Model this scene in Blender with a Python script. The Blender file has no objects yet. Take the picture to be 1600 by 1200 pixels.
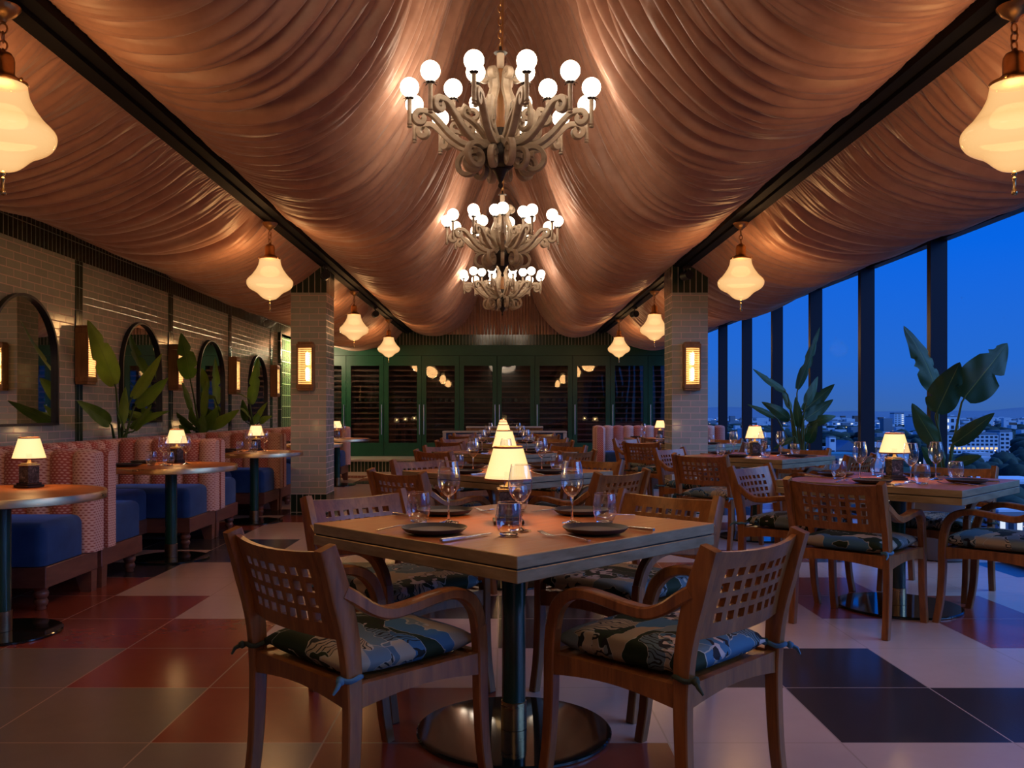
import bpy, bmesh, math, random
import numpy as np
from mathutils import Vector, Matrix
random.seed(7)
PI = math.pi
S = bpy.context.scene
COL = S.collection
R = math.radians

# ------------------------------------------------------------------ mesh builder
class MB:
    def __init__(s):
        s.v = []; s.f = []; s.m = []; s.uv = []   # uv: per-face list or None
    def add(s, verts, faces, mi=0, uvs=None):
        b = len(s.v)
        s.v.extend([tuple(p) for p in verts])
        for k, f in enumerate(faces):
            s.f.append(tuple(b + i for i in f)); s.m.append(mi)
            s.uv.append(uvs[k] if uvs else None)
        return s
    def box(s, x0, x1, y0, y1, z0, z1, mi=0, rot=None):
        vs = [(x, y, z) for z in (z0, z1) for y in (y0, y1) for x in (x0, x1)]
        if rot is not None: vs = [tuple(rot @ Vector(p)) for p in vs]
        fs = [(0,2,3,1),(4,5,7,6),(0,1,5,4),(2,6,7,3),(0,4,6,2),(1,3,7,5)]
        return s.add(vs, fs, mi)
    def bbox(s, x0, x1, y0, y1, z0, z1, r=.01, seg=2, mi=0):
        bm = bmesh.new()
        bmesh.ops.create_cube(bm, size=1)
        for v in bm.verts:
            v.co = Vector(((x0+x1)/2 + v.co.x*(x1-x0), (y0+y1)/2 + v.co.y*(y1-y0), (z0+z1)/2 + v.co.z*(z1-z0)))
        bmesh.ops.bevel(bm, geom=bm.edges[:], offset=r, segments=seg, affect='EDGES', profile=.5)
        s.frombm(bm, mi); bm.free(); return s
    def frombm(s, bm, mi=0):
        bm.verts.index_update()
        s.add([v.co for v in bm.verts], [[v.index for v in f.verts] for f in bm.faces], mi)
    def lathe(s, prof, n=24, mi=0, cx=0, cy=0, cap0=True, cap1=True, a0=0.0):
        vs = []; fs = []
        for (r, z) in prof:
            for k in range(n):
                a = a0 + 2*PI*k/n
                vs.append((cx + r*math.cos(a), cy + r*math.sin(a), z))
        for i in range(len(prof)-1):
            for k in range(n):
                k2 = (k+1) % n
                fs.append((i*n+k, i*n+k2, (i+1)*n+k2, (i+1)*n+k))
        if cap0 and prof[0][0] > 1e-6: fs.append(tuple(range(n-1, -1, -1)))
        if cap1 and prof[-1][0] > 1e-6: fs.append(tuple((len(prof)-1)*n + k for k in range(n)))
        return s.add(vs, fs, mi)
    def cyl(s, cx, cy, z0, z1, r, n=20, mi=0):
        return s.lathe([(r, z0), (r, z1)], n, mi, cx, cy)
    def rectsweep(s, pts, side, ws, hs, mi=0, round_=.22):
        """sweep a rounded-rectangle along pts; `side` = constant width axis"""
        side = Vector(side).normalized()
        pts = [Vector(p) for p in pts]; n = len(pts)
        if not hasattr(ws, '__len__'): ws = [ws]*n
        if not hasattr(hs, '__len__'): hs = [hs]*n
        c = round_
        sec = [(-1,-1+c),(-1+c,-1),(1-c,-1),(1,-1+c),(1,1-c),(1-c,1),(-1+c,1),(-1,1-c)]
        vs = []; fs = []
        for i, p in enumerate(pts):
            t = (pts[min(i+1, n-1)] - pts[max(i-1, 0)]).normalized()
            nn = side.cross(t).normalized()
            for (a, b) in sec:
                vs.append(p + side*(a*ws[i]/2) + nn*(b*hs[i]/2))
        m = 8
        for i in range(n-1):
            for k in range(m):
                k2 = (k+1) % m
                fs.append((i*m+k, i*m+k2, (i+1)*m+k2, (i+1)*m+k))
        fs.append(tuple(range(m-1, -1, -1))); fs.append(tuple((n-1)*m+k for k in range(m)))
        return s.add(vs, fs, mi)
    def tube(s, pts, rad, n=8, mi=0, closed=False):
        pts = [Vector(p) for p in pts]; m = len(pts)
        if not hasattr(rad, '__len__'): rad = [rad]*m
        vs = []; fs = []; up = None
        for i, p in enumerate(pts):
            if closed: t = (pts[(i+1) % m] - pts[i-1]).normalized()
            else: t = (pts[min(i+1, m-1)] - pts[max(i-1, 0)]).normalized()
            if up is None:
                up = Vector((0,0,1)) if abs(t.z) < .9 else Vector((1,0,0))
            a = (up - t*up.dot(t))
            if a.length < 1e-6: a = t.orthogonal()
            a.normalize(); b = t.cross(a); up = a
            for k in range(n):
                q = 2*PI*k/n
                vs.append(p + (a*math.cos(q) + b*math.sin(q))*rad[i])
        lim = m if closed else m-1
        for i in range(lim):
            j = (i+1) % m
            for k in range(n):
                k2 = (k+1) % n
                fs.append((i*n+k, i*n+k2, j*n+k2, j*n+k))
        if not closed:
            fs.append(tuple(range(n-1, -1, -1))); fs.append(tuple((m-1)*n+k for k in range(n)))
        return s.add(vs, fs, mi)
    def sphere(s, c, r, mi=0, sub=2, sc=(1,1,1)):
        bm = bmesh.new(); bmesh.ops.create_icosphere(bm, subdivisions=sub, radius=r)
        for v in bm.verts: v.co = Vector((v.co.x*sc[0]+c[0], v.co.y*sc[1]+c[1], v.co.z*sc[2]+c[2]))
        s.frombm(bm, mi); bm.free(); return s
    def xform(s, M):
        s.v = [tuple(M @ Vector(p)) for p in s.v]; return s
    def mesh(s, name, mats, smooth=35, boxuv=False, grid_uv=None):
        me = bpy.data.meshes.new(name)
        me.from_pydata(s.v, [], s.f)
        for m in (mats if isinstance(mats, (list, tuple)) else [mats]): me.materials.append(m)
        me.polygons.foreach_set('material_index', s.m)
        if boxuv or any(u is not None for u in s.uv):
            lay = me.uv_layers.new(name='UVMap')
            for p in me.polygons:
                u = s.uv[p.index]
                if u is not None:
                    for li, c in zip(p.loop_indices, u): lay.data[li].uv = c
                else:
                    n = p.normal; ax = max(range(3), key=lambda i: abs(n[i]))
                    for li, vi in zip(p.loop_indices, p.vertices):
                        c = s.v[vi]
                        lay.data[li].uv = (c[1], c[2]) if ax == 0 else ((c[0], c[2]) if ax == 1 else (c[0], c[1]))
        me.validate(); me.update()
        if smooth:
            me.polygons.foreach_set('use_smooth', [True]*len(me.polygons))
            me.set_sharp_from_angle(angle=R(smooth))
        return me
    def obj(s, name, mats, parent=None, smooth=35, boxuv=False, loc=None):
        o = bpy.data.objects.new(name, s.mesh(name, mats, smooth, boxuv))
        COL.objects.link(o)
        if parent: o.parent = parent
        if loc: o.location = loc
        return o

def tag(o, label=None, cat=None, group=None, kind=None):
    if label: o['label'] = label
    if cat: o['category'] = cat
    if group: o['group'] = group
    if kind: o['kind'] = kind
    return o
def thing(name, label, cat, loc=(0,0,0), rz=0, group=None):
    o = bpy.data.objects.new(name, None); COL.objects.link(o)
    o.empty_display_size = .1
    o.location = loc; o.rotation_euler = (0,0,rz)
    return tag(o, label, cat, group)
def struct(o, label=None):
    o['kind'] = 'structure'
    if label: o['label'] = label
    return o
def dup(root, loc, rz, label=None, group=None):
    def cp(o, par):
        c = o.copy(); COL.objects.link(c)
        if par: c.parent = par
        for ch in CH.get(o.name, []): cp(ch, c)
        return c
    r = cp(root, None); r.location = loc; r.rotation_euler = (0,0,rz)
    if label: r['label'] = label
    if group: r['group'] = group
    return r
CH = {}
def index_children():
    CH.clear()
    for o in bpy.data.objects:
        if o.parent: CH.setdefault(o.parent.name, []).append(o)
def catmull(pts, n):
    """resample polyline through pts (tuples) smoothly with n samples, roughly uniform arc length"""
    P = np.array(pts, float)
    P = np.vstack([2*P[0]-P[1], P, 2*P[-1]-P[-2]])
    out = []
    for i in range(1, len(P)-2):
        p0,p1,p2,p3 = P[i-1],P[i],P[i+1],P[i+2]
        for t in np.linspace(0,1,24,endpoint=False):
            out.append(.5*((2*p1)+(-p0+p2)*t+(2*p0-5*p1+4*p2-p3)*t*t+(-p0+3*p1-3*p2+p3)*t**3))
    out.append(P[-2]); out = np.array(out)
    L = np.concatenate([[0], np.cumsum(np.linalg.norm(np.diff(out,axis=0),axis=1))])
    q = np.linspace(0, L[-1], n)
    return np.stack([np.interp(q, L, out[:,k]) for k in range(out.shape[1])], 1)

# ------------------------------------------------------------------ materials
class NT:
    def __init__(s, name):
        s.mat = bpy.data.materials.new(name); s.mat.use_nodes = True
        s.t = s.mat.node_tree; s.t.nodes.clear()
        s.out = s.t.nodes.new('ShaderNodeOutputMaterial')
    def n(s, typ, **kw):
        nd = s.t.nodes.new('ShaderNode'+typ)
        ins = kw.pop('ins', {})
        for k, v in kw.items(): setattr(nd, k, v)
        for k, v in ins.items():
            sock = nd.inputs[k]
            if hasattr(v, 'is_output'): s.t.links.new(v, sock)
            elif isinstance(v, bpy.types.Node): s.t.links.new(v.outputs[0], sock)
            else:
                if isinstance(v, (tuple, list)) and len(v) == 3 and sock.type == 'RGBA': v = (*v, 1)
                sock.default_value = v
        return nd
    def math(s, op, a, b=None, c=None, clamp=False):
        i = {0: a}
        if b is not None: i[1] = b
        if c is not None: i[2] = c
        return s.n('Math', operation=op, use_clamp=clamp, ins=i).outputs[0]
    def mix(s, fac, a, b, mode='MIX'):
        nd = s.n('Mix', data_type='RGBA', blend_type=mode)
        for k, v in ((0, fac), (6, a), (7, b)):
            if hasattr(v, 'is_output'): s.t.links.new(v, nd.inputs[k])
            else:
                if isinstance(v, (tuple, list)) and len(v) == 3: v = (*v, 1)
                nd.inputs[k].default_value = v
        return nd.outputs[2]
    def ramp(s, fac, stops, interp='LINEAR'):
        nd = s.n('ValToRGB', ins={0: fac}); cr = nd.color_ramp; cr.interpolation = interp
        while len(cr.elements) > 1: cr.elements.remove(cr.elements[-1])
        cr.elements[0].position = stops[0][0]; cr.elements[0].color = (*stops[0][1], 1)
        for p, c in stops[1:]:
            e = cr.elements.new(p); e.color = (*c, 1)
        return nd.outputs[0]
    def coord(s, which='Object'): return s.n('TexCoord').outputs[which]
    def mapping(s, v, scale=(1,1,1), loc=(0,0,0), rot=(0,0,0)):
        return s.n('Mapping', ins={'Vector': v, 'Scale': scale, 'Location': loc, 'Rotation': rot}).outputs[0]
    def noise(s, v, scale=5, detail=3, rough=.5, dist=0):
        return s.n('TexNoise', ins={'Vector': v, 'Scale': scale, 'Detail': detail, 'Roughness': rough, 'Distortion': dist})
    def bump(s, h, strength=.3, dist=.01):
        return s.n('Bump', ins={'Height': h, 'Strength': strength, 'Distance': dist}).outputs[0]
    def principled(s, **ins):
        key = {k.replace('_', ' '): v for k, v in ins.items()}
        p = s.n('BsdfPrincipled', ins=key)
        s.t.links.new(p.outputs[0], s.out.inputs[0]); return p
    def finish(s, shader):
        s.t.links.new(shader if hasattr(shader, 'is_output') else shader.outputs[0], s.out.inputs[0]); return s.mat

def plain(name, col, rough=.5, metal=0.0, spec=.5, **kw):
    t = NT(name); t.principled(Base_Color=(*col, 1), Roughness=rough, Metallic=metal, Specular_IOR_Level=spec, **kw); return t.mat
def emis(name, col, st):
    t = NT(name); return t.finish(t.n('Emission', ins={'Color': (*col, 1), 'Strength': st}))
M = {}
def wood(name, dark, light, rough=.35, sc=(26,26,3.5), spec=.5, coat=0.0):
    t = NT(name); c = t.mapping(t.coord(), scale=sc)
    rnd = t.n('ObjectInfo').outputs['Random']
    c2 = t.n('VectorMath', operation='ADD', ins={0: c, 1: t.n('CombineXYZ', ins={0: t.math('MULTIPLY', rnd, 37.), 1: t.math('MULTIPLY', rnd, 11.)}).outputs[0]}).outputs[0]
    n = t.noise(c2, 1.0, 4, .6, .6).outputs[0]
    n2 = t.noise(t.mapping(c2, scale=(4,4,1.2)), 1.0, 3, .5).outputs[0]
    f = t.math('ADD', t.math('MULTIPLY', n, .75), t.math('MULTIPLY', n2, .25))
    col = t.ramp(f, [(.3, dark), (.52, tuple((a+b)/2 for a, b in zip(dark, light))), (.72, light)])
    t.principled(Base_Color=col, Roughness=t.math('MULTIPLY_ADD', n2, .2, rough-.1), Specular_IOR_Level=spec,
                 Normal=t.bump(f, .08, .004), Coat_Weight=coat, Coat_Roughness=.2)
    return t.mat
M['teak'] = wood('teak_wood', (.135,.042,.010), (.41,.150,.038), .33)
M['teak_table'] = wood('table_wood', (.40,.108,.024), (.54,.165,.042), .38, sc=(2.2,26,8), spec=.35)
M['plinth'] = wood('plinth_wood', (.14,.045,.025), (.24,.085,.05), .42, sc=(5,5,22))
M['sconce_wood'] = wood('sconce_wood', (.20,.085,.03), (.38,.18,.07), .5)
M['rack_wood'] = wood('rack_wood', (.05,.015,.010), (.10,.034,.022), .55, sc=(3,20,20))

def brushed(name, c1, c2, rough, sc):
    t = NT(name); n = t.noise(t.mapping(t.coord(), scale=sc), 1, 4, .65).outputs[0]
    t.principled(Base_Color=t.ramp(n, [(.3, c1), (.7, c2)]), Metallic=1.0, Roughness=t.math('MULTIPLY_ADD', n, .22, rough-.08))
    return t.mat
t = NT('brushed_brass_edge'); n = t.noise(t.mapping(t.coord(), scale=(6,6,30)), 1, 4, .65).outputs[0]
t.principled(Base_Color=t.ramp(n, [(.3,(.27,.20,.10)),(.7,(.46,.35,.20))]), Metallic=.45, Roughness=t.math('MULTIPLY_ADD', n, .2, .28), Specular_IOR_Level=.6); M['edge'] = t.mat
M['brass'] = brushed('polished_brass', (.60,.40,.17), (.74,.52,.25), .2, (9,9,9))
M['brass_dark'] = brushed('aged_brass', (.38,.20,.08), (.55,.32,.13), .3, (14,14,14))
M['brass_edge2'] = brushed('shiny_brass_edge', (.56,.37,.17), (.72,.50,.26), .27, (4,4,14))
M['steel'] = brushed('cutlery_steel', (.62,.60,.58), (.78,.76,.74), .2, (30,30,30))
M['nickel'] = brushed('brushed_nickel', (.55,.54,.52), (.7,.69,.67), .3, (30,30,4))
M['green_column'] = plain('green_lacquer', (.010,.058,.036), .16, 0, .6)
M['green_base'] = plain('black_green_lacquer', (.005,.012,.009), .06, 0, .7)
M['collar'] = brushed('bronze_collar', (.20,.13,.075), (.34,.23,.13), .35, (20,20,20))
M['beam'] = plain('beam_black', (.006,.006,.007), .75, 0, .2)
M['groove'] = plain('groove_dark', (.012,.009,.007), .7)
M['plate'] = plain('dark_stoneware', (.035,.033,.036), .42, 0, .5)
M['plate_in'] = plain('plate_glaze', (.12,.085,.06), .38, 0, .5)
M['black'] = plain('black_metal', (.008,.008,.010), .4, 0, .5)
M['mullion'] = plain('anodised_mullion', (.022,.020,.024), .35, .2, .5)
M['rubber'] = plain('foot_rubber', (.01,.01,.01), .6)

# cushion print
t = NT('tropical_cushion_print')
rnd = t.n('ObjectInfo').outputs['Random']
off = t.n('CombineXYZ', ins={0: t.math('MULTIPLY', rnd, 13.), 1: t.math('MULTIPLY', rnd, 29.), 2: 0.0}).outputs[0]
base = t.n('VectorMath', operation='ADD', ins={0: t.mapping(t.coord(), scale=(1,1,.6)), 1: off}).outputs[0]
nz = t.noise(base, 4.2, 3, .55)
wob = t.n('VectorMath', operation='MULTIPLY_ADD', ins={0: nz.outputs[1], 1: (.34,.34,.34), 2: base}).outputs[0]
str_ = t.mapping(wob, scale=(.9, 2.5, 1.0), rot=(0,0,.6))
vor = t.n('TexVoronoi', feature='F1', ins={'Vector': str_, 'Scale': 5.2, 'Randomness': 1.0})
cellf = t.n('SeparateColor', ins={0: vor.outputs['Color']})
pal = t.ramp(cellf.outputs[0], [(0,(.016,.028,.010)),(.2,(.11,.17,.20)),(.40,(.37,.29,.19)),(.58,(.022,.036,.014)),(.70,(.17,.22,.23)),(.84,(.44,.36,.25)),(.93,(.06,.16,.27))], 'CONSTANT')
edge = t.n('TexVoronoi', feature='DISTANCE_TO_EDGE', ins={'Vector': str_, 'Scale': 5.2, 'Randomness': 1.0})
line = t.math('LESS_THAN', edge.outputs[0], .013)
wave = t.n('TexWave', wave_type='BANDS', ins={'Vector': wob, 'Scale': 16.0, 'Distortion': 5.0, 'Detail': 1.0})
feather = t.math('MULTIPLY', t.math('GREATER_THAN', wave.outputs[1], .80), t.math('GREATER_THAN', cellf.outputs[1], .62))
spk = t.n('TexVoronoi', feature='F1', ins={'Vector': base, 'Scale': 46.0})
speck = t.math('MULTIPLY', t.math('LESS_THAN', t.n('SeparateColor', ins={0: spk.outputs['Color']}).outputs[0], .5), t.math('GREATER_THAN', t.noise(base, 4.2, 1).outputs[0], .60))
c = t.mix(line, pal, (.42,.40,.34)); c = t.mix(feather, c, (.02,.022,.02))
c = t.mix(speck, c, t.mix(t.math('LESS_THAN', t.n('SeparateColor', ins={0: spk.outputs['Color']}).outputs[1], .5), (.02,.016,.02), (.55,.45,.42)))
t.principled(Base_Color=c, Roughness=.75, Specular_IOR_Level=.25, Normal=t.bump(t.noise(t.coord(), 300, 2).outputs[0], .15, .002))
M['cushion'] = t.mat
M['tie_blue'] = plain('cushion_tie_blue', (.06,.16,.26), .8)
M['tie_green'] = plain('cushion_tie_green', (.03,.04,.02), .8)

# banquette dashes
def dash(name, ground, dashc):
    t = NT(name); uv = t.coord('UV')
    nz = t.noise(uv, 55, 2).outputs[1]
    uvw = t.n('VectorMath', operation='MULTIPLY_ADD', ins={0: nz, 1: (.006,.006,0), 2: uv}).outputs[0]
    sp = t.n('SeparateXYZ', ins={0: uvw})
    v = t.math('DIVIDE', sp.outputs[1], .0165); row = t.math('FLOOR', v)
    u = t.math('ADD', t.math('DIVIDE', sp.outputs[0], .030), t.math('MULTIPLY', t.math('MODULO', t.math('ABSOLUTE', row), 2.), .5))
    fu = t.math('SUBTRACT', t.math('FRACT', u), .5); fv = t.math('SUBTRACT', t.math('FRACT', v), .5)
    e = t.math('ADD', t.math('POWER', t.math('DIVIDE', fu, .34), 2.), t.math('POWER', t.math('DIVIDE', fv, .25), 2.))
    m = t.math('SUBTRACT', 1.6, t.math('MULTIPLY', e, 1.2), clamp=True)
    col = t.mix(m, ground, dashc)
    t.principled(Base_Color=col, Roughness=.8, Specular_IOR_Level=.2, Sheen_Weight=.2)
    return t.mat
M['pinkA'] = dash('rose_dash_fabric', (.40,.095,.068), (.68,.38,.30))
M['pinkB'] = dash('blush_dash_fabric', (.68,.40,.32), (.36,.10,.075))
t = NT('blue_velvet')
t.principled(Base_Color=t.ramp(t.noise(t.coord(), 6, 3).outputs[0], [(.3,(.020,.052,.135)),(.75,(.034,.085,.21))]), Roughness=.85, Specular_IOR_Level=.15, Sheen_Weight=.6, Sheen_Roughness=.4, Sheen_Tint=(.25,.40,.8,1))
M['velvet'] = t.mat

# subway tile (uv in metres)
def subway(name, c1, c2, grout, w, h, mort, rough, offset=.5, bumpy=.25):
    t = NT(name); uv = t.coord('UV')
    b = t.n('TexBrick', offset=offset, ins={'Vector': uv, 'Color1': (*c1,1), 'Color2': (*c2,1), 'Mortar': (*grout,1), 'Scale': 1.0,
        'Mortar Size': mort, 'Mortar Smooth': .1, 'Bias': 0.0, 'Brick Width': w, 'Row Height': h})
    nz = t.noise(uv, 9, 2).outputs[0]
    h_ = t.math('ADD', t.math('MULTIPLY', b.outputs[1], -1.), t.math('MULTIPLY', nz, .5))
    col = t.mix(.25, b.outputs[0], t.mix(nz, (.6,.6,.6), (1.3,1.3,1.3)), 'MULTIPLY')
    t.principled(Base_Color=col, Roughness=t.math('MULTIPLY_ADD', b.outputs[1], .5, rough), Specular_IOR_Level=.6, Normal=t.bump(h_, bumpy, .004))
    return t.mat
M['tile_grey'] = subway('sage_grey_subway', (.38,.40,.325), (.45,.46,.38), (.66,.49,.41), .21, .07, .0046, .13)
M['tile_green'] = subway('dark_green_soldier', (.016,.032,.016), (.026,.048,.026), (.42,.38,.29), .068, .40, .0042, .12, offset=0)
M['tile_pil'] = subway('green_pilaster_tile', (.014,.035,.018), (.022,.050,.026), (.30,.28,.22), .065, .21, .003, .12, offset=0)
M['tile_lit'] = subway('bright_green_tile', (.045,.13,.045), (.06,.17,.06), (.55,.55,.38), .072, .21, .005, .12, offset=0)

# fabric ceiling
t = NT('blush_drape_satin')
nn = t.noise(t.mapping(t.coord(), scale=(2.0,40,2.0)), 1.0, 4, .6).outputs[0]
nf = t.noise(t.mapping(t.coord(), scale=(9,9,9)), 1.0, 3, .6).outputs[0]
t.principled(Base_Color=t.ramp(nf, [(.3,(.42,.215,.145)),(.7,(.52,.28,.19))]), Roughness=.46, Specular_IOR_Level=.55, Sheen_Weight=.25, Sheen_Roughness=.4,
             Normal=t.bump(nn, .05, .02))
M['drape'] = t.mat

# green cabinet paint
t = NT('green_cabinet_paint')
t.principled(Base_Color=t.ramp(t.noise(t.coord(), 3, 3).outputs[0], [(.3,(.004,.050,.024)),(.7,(.007,.068,.034))]), Roughness=.38, Specular_IOR_Level=.35)
M['cab'] = t.mat
M['cab_in'] = plain('cabinet_interior', (.012,.008,.007), .6)
M['stone'] = NT('pale_stone'); _t = M['stone']
_t.principled(Base_Color=_t.ramp(_t.noise(_t.coord(), 6, 5).outputs[0], [(.3,(.42,.36,.30)),(.7,(.55,.49,.42))]), Roughness=.3); M['stone'] = _t.mat

def schlick(t, f0):
    g = t.n('NewGeometry')
    d = t.n('VectorMath', operation='DOT_PRODUCT', ins={0: g.outputs['Normal'], 1: g.outputs['Incoming']}).outputs['Value']
    k = t.math('POWER', t.math('SUBTRACT', 1.0, t.math('ABSOLUTE', d), clamp=True), 5.0)
    return t.math('MULTIPLY_ADD', k, 1-f0, f0)
# glass: thin reflective sheet (transparent + fresnel reflection)
def thin(name, tint, ior=1.5, rough=0.0, boost=1.0, bump=None, edge=None):
    t = NT(name)
    kw = {}
    if bump: kw['Normal'] = t.bump(t.noise(t.mapping(t.coord(), scale=bump[2]), bump[0], 1).outputs[0], bump[1], .02)
    f = t.math('MULTIPLY', schlick(t, ((ior-1)/(ior+1))**2), boost, clamp=True)
    col = (*tint, 1)
    if edge:
        lw = t.n('LayerWeight', ins={'Blend': .28})
        col = t.mix(t.math('POWER', lw.outputs[1], 2.2), tint, edge)
    tr = t.n('BsdfTransparent', ins={'Color': col})
    gl = t.n('BsdfGlossy', ins={'Color': (1,1,1,1), 'Roughness': rough, **kw})
    mx = t.n('MixShader', ins={0: f, 1: tr, 2: gl})
    return t.finish(mx)
M['window'] = thin('window_glass', (.97,.985,1.0), 1.45, 0, .004)
M['cabglass'] = thin('cabinet_glass', (.80,.80,.82), 1.5, .02, 1.6, bump=(1.3,.25,(1,1,.6)))
M['glass'] = thin('drinking_glass', (.975,.975,.985), 1.5, .015, 3.0, edge=(.55,.56,.64))
t = NT('stem_glass'); M['stem'] = t.finish(t.n('BsdfGlass', ins={'Color': (1,1,1,1), 'Roughness': 0.0, 'IOR': 1.45}))
t = NT('water'); M['water'] = thin('still_water', (.93,.95,.97), 1.33, 0, 1.5)
t = NT('mirror_silver'); M['mirror'] = t.finish(t.n('BsdfGlossy', ins={'Color': (.80,.80,.78,1), 'Roughness': .015}))

# luminous opal glass / shade: partly transmits the lamp inside, glows itself
def opal(name, core, rim, st, trans=.3, gloss=.0):
    t = NT(name); lw = t.n('LayerWeight', ins={'Blend': .35})
    col = t.mix(lw.outputs[1], core, rim)
    e = t.n('Emission', ins={'Color': col, 'Strength': st})
    tr = t.n('BsdfTransparent', ins={'Color': (1,.93,.82,1)})
    a = t.n('MixShader', ins={0: trans, 1: e, 2: tr})
    if gloss:
        g = t.n('BsdfGlossy', ins={'Color': (1,1,1,1), 'Roughness': .08})
        a = t.n('MixShader', ins={0: t.math('MULTIPLY', schlick(t, .04), gloss), 1: a, 2: g})
    return t.finish(a)
M['opal'] = opal('opal_pendant_glass', (1.0,.63,.27), (.88,.40,.13), .88, .14, .4)
M['globe'] = emis('lit_globe_glass', (1.0,.80,.58), 11.0)
M['shade'] = opal('lit_linen_shade', (1.0,.70,.34), (1.0,.54,.18), 1.25, .22)
M['shade_trim'] = plain('shade_binding', (.34,.10,.035), .6)
M['tube'] = emis('sconce_lamp', (1.0,.70,.34), 16.0)
M['rod'] = NT('lit_amber_glass_rod'); _t = M['rod']; _e = _t.n('Emission', ins={'Color': (1.0,.56,.18,1), 'Strength': 2.2}); _g = _t.n('BsdfGlossy', ins={'Color': (.9,.6,.3,1), 'Roughness': .15})  # rods given their own glow, standing for lamplight in the glass
M['rod'] = _t.finish(_t.n('MixShader', ins={0: .35, 1: _e, 2: _g}))
M['bronze_block'] = plain('dark_bronze', (.055,.045,.035), .25, .7, .5)
t = NT('lamp_marble'); _n = t.noise(t.coord(), 30, 6, .7, 1.5).outputs[0]
t.principled(Base_Color=t.ramp(_n, [(.42,(.03,.028,.026)),(.56,(.075,.07,.065)),(.66,(.25,.23,.21))]), Roughness=.2); M['marble'] = t.mat

# chandelier
t = NT('carved_driftwood')
_n = t.noise(t.mapping(t.coord(), scale=(8,8,30)), 1.0, 4).outputs[0]
t.principled(Base_Color=t.ramp(_n, [(.3,(.30,.23,.165)),(.7,(.44,.35,.26))]), Roughness=.5); M['carved'] = t.mat
M['amberwood'] = wood('amber_turned_wood', (.30,.12,.03), (.5,.24,.08), .35)
M['char'] = plain('dark_iron', (.02,.013,.010), .45, .3)
M['porcelain'] = plain('candle_sleeve', (.55,.45,.34), .4)

# leaves
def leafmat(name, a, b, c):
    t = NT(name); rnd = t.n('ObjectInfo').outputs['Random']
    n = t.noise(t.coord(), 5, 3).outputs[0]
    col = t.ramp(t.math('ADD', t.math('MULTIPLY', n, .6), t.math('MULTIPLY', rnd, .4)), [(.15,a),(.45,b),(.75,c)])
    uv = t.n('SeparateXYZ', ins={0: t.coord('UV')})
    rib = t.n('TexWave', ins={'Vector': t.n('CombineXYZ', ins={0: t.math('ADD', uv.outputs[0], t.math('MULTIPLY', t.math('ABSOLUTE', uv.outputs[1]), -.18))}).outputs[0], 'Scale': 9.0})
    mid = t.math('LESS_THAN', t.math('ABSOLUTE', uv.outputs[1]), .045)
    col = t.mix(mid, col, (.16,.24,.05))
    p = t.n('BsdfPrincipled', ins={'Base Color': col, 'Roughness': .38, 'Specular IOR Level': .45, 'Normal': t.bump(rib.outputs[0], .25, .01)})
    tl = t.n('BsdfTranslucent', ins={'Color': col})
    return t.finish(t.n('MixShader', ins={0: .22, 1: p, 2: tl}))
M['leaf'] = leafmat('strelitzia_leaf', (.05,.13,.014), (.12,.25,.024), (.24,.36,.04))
M['leaf_dark'] = leafmat('strelitzia_leaf_dusk', (.012,.048,.014), (.022,.08,.02), (.045,.12,.03))  # darker copy of the leaf, dusk dimness put into the colour
M['stalk'] = plain('leaf_stalk', (.06,.11,.025), .45)
M['pot'] = plain('grey_planter', (.16,.15,.15), .45)
M['soil'] = plain('potting_soil', (.02,.014,.01), .9)
M['conc'] = plain('dark_soffit', (.03,.02,.017), .8)
# ------------------------------------------------------------------ camera
F = 1360.0; PX, PY = 785.0, 644.0; EYE = 1.15
cam = bpy.data.cameras.new('camera'); cam.sensor_width = 36; cam.lens = 36*F/1600
cam.shift_x = (800-PX)/1600; cam.shift_y = (PY-600)/1600
co = bpy.data.objects.new('camera', cam); COL.objects.link(co)
co.location = (0,0,EYE); co.rotation_euler = (PI/2,0,0); cam.clip_end = 20000; cam.clip_start = .05
S.camera = co
def wx(px, d): return (px-PX)*d/F          # metres sideways of a photo column at depth d
def wz(py, d): return EYE-(py-PY)*d/F

WL, WR, WB, WF = -3.95, 3.95, 17.95, -4.0  # left wall, window wall, back wall, wall behind the camera
X0 = .04                                   # room axis

# ------------------------------------------------------------------ floor: 0.6 m tiles, four colours
TX0, TY0, TW, TH = -1.2255, 3.027, .601, .606
def floormat(name, a, b, rough):
    t = NT(name); c = t.coord(); s_ = t.n('SeparateXYZ', ins={0: c})
    gx = t.math('ABSOLUTE', t.math('SUBTRACT', t.math('FRACT', t.math('DIVIDE', t.math('SUBTRACT', s_.outputs[0], TX0), TW)), .5))
    gy = t.math('ABSOLUTE', t.math('SUBTRACT', t.math('FRACT', t.math('DIVIDE', t.math('SUBTRACT', s_.outputs[1], TY0), TH)), .5))
    g = t.math('GREATER_THAN', t.math('MAXIMUM', gx, gy), .5-.0052)
    n = t.noise(c, 2.3, 5, .6).outputs[0]; n2 = t.noise(c, 14, 4, .6).outputs[0]
    col = t.mix(t.math('ADD', t.math('MULTIPLY', n, .6), t.math('MULTIPLY', n2, .4)), a, b)
    col = t.mix(g, col, (.46,.30,.23))
    t.principled(Base_Color=col, Roughness=t.math('MULTIPLY_ADD', n2, .06, rough+.03), Specular_IOR_Level=.5, Normal=t.bump(t.math('ADD', t.math('MULTIPLY', g, -1.), t.math('MULTIPLY', n, .12)), .25, .003))
    return t.mat
FM = [floormat('terracotta_tile', (.25,.045,.024), (.33,.070,.036), .15), floormat('blush_tile', (.53,.345,.275), (.62,.42,.34), .16),
      floormat('charcoal_tile', (.028,.024,.028), (.042,.036,.040), .15), floormat('taupe_tile', (.20,.148,.115), (.26,.195,.155), .18)]
RT, CT, KT, GT = 0, 1, 2, 3
fmap = {}
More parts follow.
